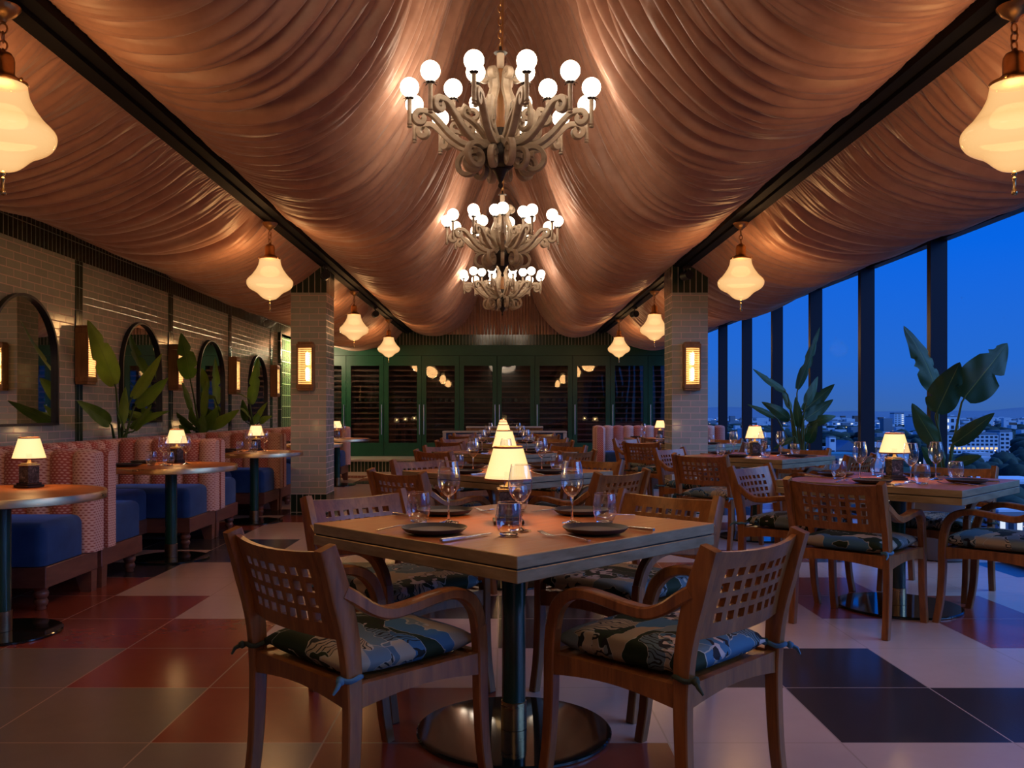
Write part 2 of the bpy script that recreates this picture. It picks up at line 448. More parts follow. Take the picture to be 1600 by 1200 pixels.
def row(j, i0, s_):
    for k, ch in enumerate(s_):
        if ch != '.': fmap[(i0+k, j)] = 'RCKG'.index(ch)
row(-3,-3,'GGRRCCKKC'); row(-2,-3,'GGGGRRCCC')
row(-1,-3,'GGGGRRCCCKC')
row(0,-4,'GGGGRRCCKKCC')
row(1,-4,'GGGRRCCKKCCC')
row(2,-4,'RRRRCCKCCCRR')
row(3,-4,'RRRCCKKCCRRCC')
row(4,-4,'RRCCCCCCCRCCC')
row(5,-4,'CKCCKCCRRCCCK')
row(6,-4,'RCKCCRCCCRKCC')
row(7,-4,'KKKCCCKRCCCRC')
row(8,-4,'CKCCRCCKRCCKC')
row(9,-4,'RRCCCKCCRRCCC')
row(10,-4,'CCRRCCCCKCCRC')
row(11,-4,'CKKCCRRCCCKCC')
rr = random.Random(3)
mb = MB()
i0, i1, j0, j1 = -6, 9, -12, 26
for i in range(i0, i1):
    for j in range(j0, j1):
        x0 = max(TX0+TW*i, -4.8); x1 = min(TX0+TW*(i+1), 4.02); y0 = max(TY0+TH*j, WF-.1); y1 = min(TY0+TH*(j+1), 18.6)
        if x1 <= x0 or y1 <= y0: continue
        k = fmap.get((i, j))
        if k is None: k = rr.choices([0,1,2,3], [3,6,2,1])[0]
        mb.add([(x0,y0,0),(x1,y0,0),(x1,y1,0),(x0,y1,0)], [(0,1,2,3)], k)
mb.box(-4.8,4.02,WF-.1,18.6,-.2,-.002, 3)
struct(mb.obj('floor', FM, smooth=0), 'floor of large terracotta, blush, charcoal and taupe square tiles')

# ------------------------------------------------------------------ left wall
CZ = 2.557
mb = MB(); mb.box(WL-.15, WL, WF, 15.35, 0, CZ)
struct(mb.obj('wall_left', M['tile_grey'], smooth=0, boxuv=True), 'wall of glossy sage grey subway tiles behind the booths')
mb = MB(); mb.box(WL-.15, WL+.012, WF, WB, CZ, 2.95)
o = mb.obj('trim_1', M['tile_green'], smooth=0, boxuv=True); struct(o, 'dark green soldier tile band along the top of the booth wall')
# shift the soldier course so a joint line falls at 2.72
for l in o.data.uv_layers[0].data: l.uv = (l.uv[0], l.uv[1]-2.72+.40*10)
for k, y in enumerate([5.87, 8.11, 10.35, 12.6, 14.86]):
    mb = MB(); mb.box(WL-.02, WL+.010, y-.065, y+.065, 0, CZ-.001)
    o = mb.obj(f'trim_{k+2}', M['tile_pil'], smooth=0, boxuv=True); struct(o, f'dark green vertical tile strip number {k+1} on the booth wall')
    for l in o.data.uv_layers[0].data: l.uv = (l.uv[0]-y, l.uv[1])
# lit recess beyond the booth wall
mb = MB(); mb.box(-4.25, -4.10, 15.36, WB+.3, 0, CZ)
struct(mb.obj('wall_recess', M['tile_lit'], smooth=0, boxuv=True), 'bright green tiled wall of the lit recess')
mb = MB(); mb.box(-4.25, WL-.02, 15.36, WB, CZ, CZ+.1)
struct(mb.obj('wall_recess_side', M['tile_green'], smooth=0, boxuv=True), 'side of the lit recess')
mb = MB(); mb.box(WL-.02, WL+.06, 15.27, 15.36, 0, CZ-.002)
struct(mb.obj('trim_8', M['tile_green'], smooth=0, boxuv=True), 'dark tiled jamb at the lit recess')

# ------------------------------------------------------------------ back wall, wall behind the camera, ceiling
mb = MB(); mb.box(-4.75, 4.1, WB+.6, WB+.75, 0, 5.3); mb.box(-4.75, 4.1, WB-.02, WB+.6, 2.75, 5.3)
struct(mb.obj('wall_back', M['conc'], smooth=0), 'back wall behind the wine cabinets')
mb = MB(); mb.box(-4.0, 4.0, WB-.04, WB+.3, 2.535, 2.95)
o = mb.obj('trim_9', M['tile_green'], smooth=0, boxuv=True); struct(o, 'dark green soldier tile band above the wine cabinets')
for l in o.data.uv_layers[0].data: l.uv = (l.uv[0], l.uv[1]-2.53+.4*10)
mb = MB(); mb.box(-4.1, 4.1, WF-.15, WF, 0, 5.3)
struct(mb.obj('wall_front', M['tile_grey'], smooth=0, boxuv=True), 'wall behind the camera')
mb = MB(); mb.box(-4.75, 4.1, WF-.15, WB+.75, 5.3, 5.42); mb.box(-4.75,-4.1,WF-.15,WB+.75,2.95,5.3); mb.box(4.0,4.15,WF-.15,WB+.75,2.84,5.3)
struct(mb.obj('ceiling', M['conc'], smooth=0), 'structural ceiling above the fabric')
# plinth of the cabinets: soldier tiles with a stone ledge
mb = MB(); mb.box(-3.94, 3.8, 16.75, WB-.02, 0, .20); o = mb.obj('trim_10', M['tile_green'], smooth=0, boxuv=True)
struct(o, 'green tiled plinth under the wine cabinets')
for l in o.data.uv_layers[0].data: l.uv = (l.uv[0], l.uv[1]+.1)
mb = MB(); mb.bbox(-3.945, 3.81, 16.72, WB-.02, .201, .245, .006, 1)
struct(mb.obj('trim_11', M['stone'], smooth=30), 'pale stone ledge on the cabinet plinth')

# ------------------------------------------------------------------ pillars and beams
for k, (xa, xb) in enumerate([(-2.39,-1.99), (1.915,2.32)]):
    mb = MB(); mb.box(xa, xb, 9.83, 10.28, .22, 2.50, 0)
    mb.box(xa-.004, xb+.004, 9.826, 10.284, 2.50, 2.95, 1); mb.box(xa-.004, xb+.004, 9.826, 10.284, 0, .22, 1)
    o = mb.obj('pillar', [M['tile_grey'], M['tile_green']], smooth=0, boxuv=True)
    for l in o.data.uv_layers[0].data: l.uv = (l.uv[0]-xa, l.uv[1]-.02)
    struct(o, ['square grey tiled pillar on the booth side','square grey tiled pillar on the window side'][k])
for k, (xa, xb) in enumerate([(-2.05,-1.86), (1.94,2.13)]):
    mb = MB(); mb.box(xa, xb, WF, 17.9, 2.79, 3.0); mb.box(xa+.07, xb-.07, WF, 17.9, 2.765, 2.79)
    struct(mb.obj('ceiling_beam', M['beam'], smooth=0), ['black ceiling beam and track on the booth side','black ceiling beam and track on the window side'][k])

# ------------------------------------------------------------------ windows
posts = [7.82+1.52*k for k in range(-8, 7)]
for k, y in enumerate(posts):
    y2 = y+1.52 if k < len(posts)-1 else WB
    if y < WF: continue
    w = bpy.data.objects.new(f'window_{k}', None); COL.objects.link(w); struct(w, f'floor to ceiling window bay {k} with dark mullion'); w.location = (3.95, y, 0)
    mb = MB(); mb.box(-.12,.03,-.035,.035,0,2.84)
    mb.obj('mullion', M['mullion'], w, smooth=0)
    mb = MB(); mb.box(-.09,.04,.035,y2-y-.035,2.71,2.84); mb.box(-.055,.04,.035,y2-y-.035,2.685,2.71)
    mb.obj('head_rail', M['mullion'], w, smooth=0)
    mb = MB(); mb.box(-.10,.04,.035,y2-y-.035,0,.03); mb.box(-.03,.03,.035,y2-y-.035,.03,.06)
    mb.obj('sill_track', M['mullion'], w, smooth=0)
    mb = MB(); mb.add([(0,.035,.06),(0,y2-y-.035,.06),(0,y2-y-.035,2.685),(0,.035,2.685)], [(0,1,2,3)])
    mb.obj('glass_pane', M['window'], w, smooth=0)

# ------------------------------------------------------------------ draped fabric ceiling
def vnoise(x, y, seed):
    xi = np.floor(x).astype(np.int64); yi = np.floor(y).astype(np.int64); xf = x-xi; yf = y-yi
    def h(a, b):
        n = (a*374761393 + b*668265263 + seed*2147483647) & 0xffffffff
        n = ((n ^ (n >> 13))*1274126177) & 0xffffffff
        return ((n ^ (n >> 16)) & 0xffff)/65535.0
    u = xf*xf*(3-2*xf); v = yf*yf*(3-2*yf)
    return (h(xi,yi)*(1-u)+h(xi+1,yi)*u)*(1-v) + (h(xi,yi+1)*(1-u)+h(xi+1,yi+1)*u)*v
def ridge(n): return 1-np.abs(2*n-1)
def fabric(prof, ns, seed, amp, name, label, lo_edge=True, hi_edge=True):
    Y = np.concatenate([np.arange(WF+.05, 1.5, .06), np.arange(1.5, 8, .011), np.arange(8, 17.86, .016)])
    P = catmull(prof, ns)
    T = np.gradient(P, axis=0); T /= np.linalg.norm(T, axis=1)[:,None]
    Nn = np.stack([-T[:,1], T[:,0]], 1)
    if Nn[ns//2,1] > 0: Nn = -Nn                           # towards the room
    s = np.linspace(0,1,ns)
    YY, SS = np.meshgrid(Y, s, indexing='ij')
    L = np.linalg.norm(np.diff(P,axis=0),axis=1).sum()
    SM = SS*L
    wob = (vnoise(YY*.7, SM*.55, seed+1)-.5)*.30 + (vnoise(YY*2.6, SM*1.1, seed+2)-.5)*.05
    yw = YY + wob
    env = np.ones_like(SS)
    if lo_edge: env *= np.clip(SS/.16, 0, 1)**.7
    if hi_edge: env *= np.clip((1-SS)/.12, 0, 1)**.7
    # rounded folds with sharp creases; the phase wanders and folds fade in and out
    ph1 = yw*5.0 + 2.2*vnoise(YY*1.5, SM*.28, seed+3) + .5*vnoise(YY*4.0, SM*.6, seed+11)
    ph2 = yw*9.5 + 2.6*vnoise(YY*2.6, SM*.45+3, seed+4)
    ph3 = YY*21 + 3.0*vnoise(YY*5.0, SM*1.2+7, seed+5)
    f1 = np.abs(np.sin(PI*ph1))**.62; f2 = np.abs(np.sin(PI*ph2))**.62; f3 = np.abs(np.sin(PI*ph3))**.7
    a1 = .35 + .9*vnoise(YY*1.1, SM*.7, seed+12); a2 = 1.3*vnoise(YY*2.2, SM*.8, seed+13)**1.2; a3 = 1.2*vnoise(YY*3.0, SM*1.4, seed+14)**1.4
    ruf = np.abs(np.sin(PI*(YY*27 + 1.5*vnoise(YY*3, SM*.5, seed+15))))**.7
    edge = np.clip(1-env,0,1)
    D = amp*env*(1.15*a1*f1 + .60*a2*f2 + .14*a3*f3) + .020*ruf*edge*(1-edge*.4) - amp*.85*env
    zs = vnoise(YY*.35, SM*.4, seed+8)-.5
    X = P[None,:,0] + Nn[None,:,0]*D
    Z = P[None,:,1] + Nn[None,:,1]*D + zs*.05*env
    ny = len(Y)
    V = np.stack([X, YY, Z], -1).reshape(-1,3)
    ii = np.arange((ny-1)*(ns-1)); a = ii//(ns-1); b = ii % (ns-1)
    q = np.stack([a*ns+b, (a+1)*ns+b, (a+1)*ns+b+1, a*ns+b+1], 1)
    me = bpy.data.meshes.new(name)
    me.vertices.add(len(V)); me.vertices.foreach_set('co', V.ravel().astype(np.float32))
    me.loops.add(q.size); me.loops.foreach_set('vertex_index', q.ravel().astype(np.int32))
    me.polygons.add(len(q)); me.polygons.foreach_set('loop_start', np.arange(0,q.size,4,dtype=np.int32)); me.polygons.foreach_set('loop_total', np.full(len(q),4,dtype=np.int32))
    me.polygons.foreach_set('use_smooth', np.ones(len(q),dtype=bool))
    me.materials.append(M['drape']); me.update(); me.validate()
    o = bpy.data.objects.new(name, me); COL.objects.link(o)
    return tag(o, label, 'drape')
half = [(1.90,2.85),(1.78,2.775),(1.58,2.725),(1.32,2.74),(1.06,2.885),(.83,3.18),(.66,3.52),(.52,3.92),(.38,4.35),(.22,4.74),(.07,4.98),(0,5.03)]
full = [(X0-a,b) for a,b in half] + [(X0+a,b) for a,b in half[-2::-1]]
fabric(full, 121, 10, .145, 'draped_canopy', 'wide blush fabric ceiling swept up to a peak over the chandeliers')
side = [(-2.055,2.80),(-2.30,2.615),(-2.65,2.485),(-3.05,2.46),(-3.45,2.605),(-3.75,2.75),(-3.925,2.84)]
fabric(side, 56, 30, .095, 'draped_canopy', 'blush fabric swag hanging between the beam and the booth wall')
fabric([(.08-a,b) for a,b in side], 56, 50, .095, 'draped_canopy', 'blush fabric swag hanging between the beam and the windows')
# pleated gable under the peak at the cabinet end
mb = MB(); n = 420
gx = np.linspace(-1.55,1.63,n); prof = sorted([(X0-a,b) for a,b in half]+[(X0+a,b) for a,b in half[:-1]])
pxs = [p[0] for p in prof]; pzs = [p[1] for p in prof]
vs = []; fs = []
for i, x in enumerate(gx):
    yy = 17.895 + .016*math.sin(i*2*PI/9.5) + .009*math.sin(i*2*PI/4.3)
    vs += [(x,yy,2.745),(x,yy,np.interp(x,pxs,pzs)+.10)]
for i in range(n-1): fs.append((2*i,2*i+2,2*i+3,2*i+1))
mb.add(vs, fs)
tag(mb.obj('pleated_drape', M['drape'], smooth=60), 'blush pleated fabric gable above the wine cabinets', 'drape')
# ------------------------------------------------------------------ lattice-back armchair (faces +Y)
def interp(pts, z):
    zs = [p[2] for p in pts]; return np.interp(z, zs, [p[1] for p in pts])
def make_chair():
    t = thing('lattice_armchair', '', 'chair')
    T = M['teak']
    rear = [(0,-.262,0),(0,-.246,.12),(0,-.238,.25),(0,-.236,.38),(0,-.243,.50),(0,-.262,.60),(0,-.290,.70),(0,-.322,.795)]
    rc = catmull(rear, 22)
    for sx in (-1, 1):
        mb = MB(); z = rc[:,2]
        h = np.interp(z, [0,.38,.55,.66,.795], [.036,.046,.056,.064,.050])
        mb.rectsweep([(sx*.25,p[1],p[2]) for p in rc], (1,0,0), .035, h, round_=.18)
        o = mb.obj('leg', T, t)
        f = MB(); f.box(sx*.25-.015, sx*.25+.015, -.276, -.246, 0, .004); f.obj('foot_cap', M['rubber'], o, smooth=0)
    front = catmull([(0,.268,0),(0,.246,.13),(0,.236,.28),(0,.234,.42),(0,.226,.50)], 14)
    armp = catmull([(0,.226,.497),(0,.205,.556),(0,.160,.600),(0,.095,.618),(0,.02,.614),(0,-.06,.602),(0,-.13,.598),(0,-.185,.617),(0,-.235,.652),(0,-.268,.672)], 34)
    for sx in (-1, 1):
        mb = MB(); mb.rectsweep([(sx*.252,p[1],p[2]) for p in front], (1,0,0), .036, np.linspace(.034,.042,14), round_=.2)
        o = mb.obj('leg', T, t)
        f = MB(); f.box(sx*.252-.015, sx*.252+.015, .256, .282, 0, .004); f.obj('foot_cap', M['rubber'], o, smooth=0)
        mb = MB(); q = np.linspace(0,1,34)
        w = np.interp(q, [0,.2,.4,.8,1], [.036,.042,.050,.046,.034]); h = np.interp(q, [0,.15,.35,.85,1], [.042,.042,.032,.036,.040])
        xs = sx*(.252 + .016*np.sin(q*PI))
        mb.rectsweep([(x,p[1],p[2]) for x, p in zip(xs, armp)], (1,0,0), w, h, round_=.3)
        mb.obj('armrest', T, t)
    # seat frame with arched rails
    mb = MB()
    def rail(p0, p1, th):
        p0, p1 = Vector(p0), Vector(p1); d = (p1-p0); nrm = Vector((-d.y, d.x, 0)).normalized()*th/2
        n = 10; vs = []; fs = []
        for i in range(n+1):
            q = i/n; zb = .352 + .020*math.sin(PI*q)
            p = p0 + d*q
            for s_ in (-1,1):
                for zz in (zb, .418): vs.append((p.x+nrm.x*s_, p.y+nrm.y*s_, zz))
        for i in range(n):
            a = 4*i
            fs += [(a,a+4,a+5,a+1),(a+2,a+3,a+7,a+6),(a+1,a+5,a+7,a+3),(a,a+2,a+6,a+4)]
        fs += [(0,1,3,2),(4*n,4*n+2,4*n+3,4*n+1)]
        mb.add(vs, fs)
    rail((-.234,-.238,0),(.234,-.238,0),.026); rail((-.236,.234,0),(.236,.234,0),.026)
    rail((-.252,-.22,0),(-.252,.222,0),.026); rail((.252,-.22,0),(.252,.222,0),.026)
    for k in range(7):
        y = -.195+.065*k; mb.box(-.24,.24,y-.0315,y+.0315,.400,.411)
    mb.obj('seat_frame', T, t, smooth=30)
    # lattice back
    nx, nz = 7, 4
    ux = [-.234,-.188]; p = (.188*2)/(nx*2+ (nx-1)*1.0+1)  # gap/bar rhythm
    gap = .0310; bar = (.376-nx*gap)/(nx+1); us = [-.234]; x = -.188
    for k in range(nx):
        us += [x+bar, x+bar+gap]; x += bar+gap
    us += [.234]
    zt, zb = .782, .535; top, bot = .052, .042; hz = .0262; bz = (zt-zb-top-bot-nz*hz)/(nz-1)
    vsz = [zb]; z = zb+bot
    for k in range(nz): vsz += [z, z+hz]; z += hz+bz
    vsz += [zt]
    # refine columns for smooth bend
    def holed(us, vs, th, fn):
        cells = {}
        nu, nv = len(us)-1, len(vs)-1
        for i in range(nu):
            for j in range(nv): cells[i,j] = not (i % 2 == 1 and j % 2 == 1)
        V = {}; verts = []; faces = []
        def vid(i, j, s_):
            if (i,j,s_) not in V:
                V[i,j,s_] = len(verts); verts.append(fn(us[i], vs[j], s_*th/2))
            return V[i,j,s_]
        for (i,j), solid in cells.items():
            if not solid: continue
            faces.append((vid(i,j,-1),vid(i+1,j,-1),vid(i+1,j+1,-1),vid(i,j+1,-1)))
            faces.append((vid(i,j,1),vid(i,j+1,1),vid(i+1,j+1,1),vid(i+1,j,1)))
            for (di,dj,a,b) in ((-1,0,(i,j),(i,j+1)),(1,0,(i+1,j+1),(i+1,j)),(0,-1,(i+1,j),(i,j)),(0,1,(i,j+1),(i+1,j+1))):
                if not cells.get((i+di,j+dj), False):
                    faces.append((vid(*a,-1),vid(*b,-1),vid(*b,1),vid(*a,1)))
        return verts, faces
    def place(u, v, w):
        bow = .034*(1-(u/.234)**2); crown = -.010*(1-(u/.234)**2)*max(0,(v-.70)/.078)
        return (u, interp(rear, v) - bow + .006 + w, v+crown)
    mb = MB(); vv, ff = holed(us, vsz, .018, place); mb.add(vv, ff)
    mb.obj('backrest', T, t, smooth=40)
    # cushion
    n = 22; vs = []; fs = []
    def cush(sgn):
        out = []
        for i in range(n+1):
            for j in range(n+1):
                a, b = 2*i/n-1, 2*j/n-1
                pin = 1-.055*(1-abs(a)**3)*abs(b)**4; pin2 = 1-.055*(1-abs(b)**3)*abs(a)**4
                e = max(0,(1-abs(a)**5))*max(0,(1-abs(b)**5))
                zz = .452 + sgn*(.004+ .034*e**.40) + (.010*math.cos(a*1.4)*math.cos(b*1.4) if sgn > 0 else 0)
                if sgn < 0: zz = max(zz, .4205)
                y = .004 + b*.238*pin*(1+.03*(1-a*a)); x = a*.228*pin2*(1+.075*(1-b*b))*(1 if b > -.5 else 1-.05*(-b-.5)/.5)
                out.append((x, y, zz))
        return out
    vs = cush(1)+cush(-1); o_ = (n+1)**2
    for i in range(n):
        for j in range(n):
            a = i*(n+1)+j
            fs.append((a,a+n+1,a+n+2,a+1)); fs.append((o_+a,o_+a+1,o_+a+n+2,o_+a+n+1))
    bd = [(i,0) for i in range(n)]+[(n,j) for j in range(n)]+[(i,n) for i in range(n,0,-1)]+[(0,j) for j in range(n,0,-1)]
    ids = [i*(n+1)+j for i,j in bd]
    for k in range(len(ids)):
        a, b = ids[k], ids[(k+1) % len(ids)]
        fs.append((b, a, o_+a, o_+b))
    mb = MB(); mb.add(vs, fs); cu = mb.obj('seat_cushion', M['cushion'], t, smooth=80)
    for sx in (-1, 1):
        mb = MB()
        ring = [(sx*.25+.024*math.cos(a), -.243+.032*math.sin(a), .438+.003*math.sin(3*a)) for a in np.linspace(0,2*PI,17)[:-1]]
        mb.tube(ring, .0075, 6, closed=True)
        mb.tube([(sx*.226,-.225,.438),(sx*.212,-.21,.447),(sx*.20,-.20,.452)], .008, 6)
        mb.sphere((sx*.262,-.283,.438), .013, sub=1)
        mb.tube([(sx*.262,-.283,.438),(sx*.275,-.30,.428),(sx*.272,-.312,.412)], [.007,.006,.003], 6)
        mb.obj('cushion_tie', M['tie_blue'] if sx > 0 else M['tie_green'], cu, smooth=60)
    return t

# ------------------------------------------------------------------ square table (local half side .51, edges along the axes)
HS = .51; TT = .750
def make_square():
    t = thing('square_dining_table', '', 'table')
    mb = MB(); mb.bbox(-HS,HS,-HS,HS,.7135,TT,.002,1,0)
    me = mb.obj('tabletop', [M['edge'], M['teak_table']], t, smooth=30)
    for p in me.data.polygons:
        if p.normal.z > .9: p.material_index = 1
    mb = MB(); mb.bbox(-HS,HS,-HS,HS,.673,.709,.002,1,0); mb.obj('edge_band', M['edge'], t, smooth=30)
    mb = MB(); mb.box(-HS+.006,HS-.006,-HS+.006,HS-.006,.705,.716); mb.obj('shadow_groove', M['groove'], t, smooth=0)
    mb = MB(); mb.lathe([(.16,.655),(.16,.673)],24); mb.lathe([(.0425,.10),(.0425,.655)],32,0); mb.obj('column', M['green_column'], t)
    mb = MB(); mb.lathe([(.0425,.014),(.046,.016),(.046,.112),(.0435,.114)],32); mb.obj('collar', M['brass_edge2'], t)
    mb = MB(); mb.lathe([(.345,0),(.35,.003),(.35,.011),(.345,.0145),(.30,.0147),(.0,.0148)],72,cap1=False); mb.obj('base', M['green_base'], t, smooth=18)
    return t
RT_, RTOP = .50, .735
def make_round():
    t = thing('round_booth_table', '', 'table')
    mb = MB(); mb.lathe([(.485,RTOP-.001),(.30,RTOP),(0.0,RTOP)],72,cap0=False,cap1=False); mb.lathe([(.49,RTOP-.03),(.0,RTOP-.03)],72,cap0=False,cap1=False)
    mb.obj('tabletop', M['teak_table'], t, smooth=30)
    mb = MB(); mb.lathe([(.485,RTOP-.001),(.499,RTOP),(.50,RTOP-.002),(.50,RTOP-.040),(.497,RTOP-.042),(.488,RTOP-.042),(.488,RTOP-.03)],72,cap0=False,cap1=False)
    mb.obj('edge_band', M['brass_edge2'], t, smooth=30)
    mb = MB(); mb.lathe([(.16,RTOP-.05),(.16,RTOP-.03)],24); mb.lathe([(.045,.10),(.045,RTOP-.045)],32); mb.obj('column', M['green_column'], t)
    mb = MB(); mb.lathe([(.045,.014),(.049,.016),(.049,.118),(.046,.12)],32); mb.obj('collar', M['collar'], t)
    mb = MB(); mb.lathe([(.285,0),(.29,.003),(.29,.011),(.285,.0145),(.0,.0148)],60,cap1=False); mb.obj('base', M['green_base'], t, smooth=18)
    return t

# ------------------------------------------------------------------ small lamp (origin on the table top)
def make_lamp():
    t = thing('table_lamp', '', 'lamp')
    mb = MB(); mb.bbox(-.054,.054,-.054,.054,.001,.014,.002,1); mb.bbox(-.045,.045,-.045,.045,.014,.026,.002,1); mb.obj('base', M['bronze_block'], t, smooth=30)
    mb = MB(); mb.bbox(-.036,.036,-.036,.036,.026,.116,.002,1); mb.obj('block', M['marble'], t, smooth=30)
    mb = MB(); mb.bbox(-.040,.040,-.040,.040,.116,.126,.0015,1); mb.bbox(-.030,.030,-.030,.030,.126,.134,.0015,1)
    mb.lathe([(.014,.134),(.010,.142),(.010,.158),(.015,.163),(.015,.185)],16); mb.obj('neck', M['brass'], t, smooth=30)
    mb = MB(); mb.lathe([(.086,.158),(.053,.272)],40,cap0=False,cap1=False); sh = mb.obj('lamp_shade', M['shade'], t, smooth=80)
    for (r, z) in ((.0862,.158),(.0532,.272)):
        mb = MB(); mb.lathe([(r-.002,z-.003),(r+.0012,z-.003),(r+.0002,z+.004),(r-.003,z+.004),(r-.002,z-.003)],40,cap0=False,cap1=False); mb.obj('trim', M['shade_trim'], sh, smooth=30)
    L = bpy.data.lights.new('lamp_bulb', 'POINT'); L.energy = LAMP_W; L.color = (1,.58,.24); L.shadow_soft_size = .022
    lo = bpy.data.objects.new('bulb_light', L); COL.objects.link(lo); lo.parent = t; lo.location = (0,0,.215)
    return t
LAMP_W = 3.2

# ------------------------------------------------------------------ glassware, plates, cutlery
def make_wine():
    t = thing('wine_glass', '', 'glass')
    mb = MB(); mb.lathe([(.006,.094),(.014,.0985),(.027,.112),(.037,.130),(.0412,.150),(.0405,.172),(.0365,.196),(.0315,.222)],28,cap0=False,cap1=False)
    b = mb.obj('bowl', M['glass'], t, smooth=80)
    mb = MB(); mb.lathe([(.0306,.2215),(.0318,.2213),(.0321,.2225),(.0314,.2235),(.0306,.2228),(.0306,.2215)],28,cap0=False,cap1=False); mb.obj('rim', M['stem'], b, smooth=80)
    mb = MB(); mb.lathe([(.0,.0988),(.008,.0960),(.0048,.088),(.0036,.07),(.0036,.03),(.006,.012),(.016,.006),(.036,.0028),(.037,.0018),(.036,.001),(0,.001)][::-1],24,cap0=False,cap1=False)
    mb.obj('stem', M['stem'], t, smooth=50)
    return t
def make_tumbler():
    t = thing('water_tumbler', '', 'glass')
    mb = MB(); mb.lathe([(.024,.008),(.034,.016),(.0405,.034),(.043,.055),(.0415,.078),(.0385,.096),(.0365,.108)],28,cap0=False,cap1=False); b = mb.obj('bowl', M['glass'], t, smooth=80)
    mb = MB(); mb.lathe([(.0355,.1075),(.0367,.1073),(.0371,.1085),(.0363,.1095),(.0355,.1088),(.0355,.1075)],28,cap0=False,cap1=False); mb.obj('rim', M['stem'], b, smooth=80)
    mb = MB(); mb.lathe([(0,.001),(.024,.001),(.0295,.004),(.030,.0085),(.024,.0105),(0,.0095)],28,cap0=False,cap1=False); mb.obj('base', M['stem'], t, smooth=50)
    return t
def make_plate():
    t = thing('dinner_plate', '', 'plate')
    mb = MB(); mb.lathe([(0,.001),(.068,.001),(.072,.003),(.095,.008),(.107,.019),(.109,.0215),(.1075,.0225),(.1045,.021),(.092,.0125),(.088,.0112)],48,cap0=False,cap1=False); mb.obj('rim', M['plate'], t, smooth=50)
    mb = MB(); mb.lathe([(.088,.0112),(.07,.0085),(0,.008)],48,cap0=False,cap1=False); mb.obj('well', M['plate_in'], t, smooth=50)
    return t
def make_fork():
    t = thing('dinner_fork', '', 'fork'); mb = MB()
    prof = catmull([(0,-.105,.004),(0,-.05,.009),(0,.0,.012),(0,.035,.006),(0,.055,.005)],16)
    mb.rectsweep(prof, (1,0,0), np.interp(np.linspace(0,1,16),[0,.3,.6,.85,1],[.015,.011,.006,.014,.024]), .0028, round_=.3); mb.obj('handle', M['steel'], t, smooth=50)
    mb = MB()
    for x in (-.0095,-.0032,.0032,.0095):
        mb.rectsweep(catmull([(x,.053,.005),(x,.075,.007),(x,.103,.015)],7), (1,0,0), np.linspace(.0042,.0028,7), .0022, round_=.3)
    mb.obj('tines', M['steel'], t, smooth=50)
    return t
def make_knife():
    t = thing('dinner_knife', '', 'knife'); mb = MB()
    mb.rectsweep([(0,-.115,.0075),(0,-.11,.0075),(0,-.03,.0065),(0,-.012,.006)], (1,0,0), [.012,.016,.013,.010], [.009,.0105,.009,.008], round_=.35); mb.obj('handle', M['steel'], t, smooth=50)
    mb = MB(); vs = []
    out = [(-.008,-.012),(-.0085,.05),(-.008,.085),(-.003,.108),(.004,.115),(.0065,.09),(.007,.0),(.005,-.012)]
    m = len(out)
    mb.add([(x,y,.0050) for x,y in out]+[(x,y,.0065) for x,y in out], [tuple(range(m-1,-1,-1)),tuple(range(m,2*m))]+[(k,(k+1)%m,m+(k+1)%m,m+k) for k in range(m)])
    mb.obj('blade', M['steel'], t, smooth=20)
    return t

PR = dict(chair=make_chair(), square=make_square(), round=make_round(), lamp=make_lamp(), wine=make_wine(), tumbler=make_tumbler(), plate=make_plate(), fork=make_fork(), knife=make_knife())
bpy.context.view_layer.update(); index_children()
used = set()
def put(kind, loc, rz, label, group):
    if kind not in used:
        used.add(kind); o = PR[kind]; o.location = loc; o.rotation_euler = (0,0,rz); o['label'] = label; o['group'] = group
        return o
    return dup(PR[kind], loc, rz, label, group)

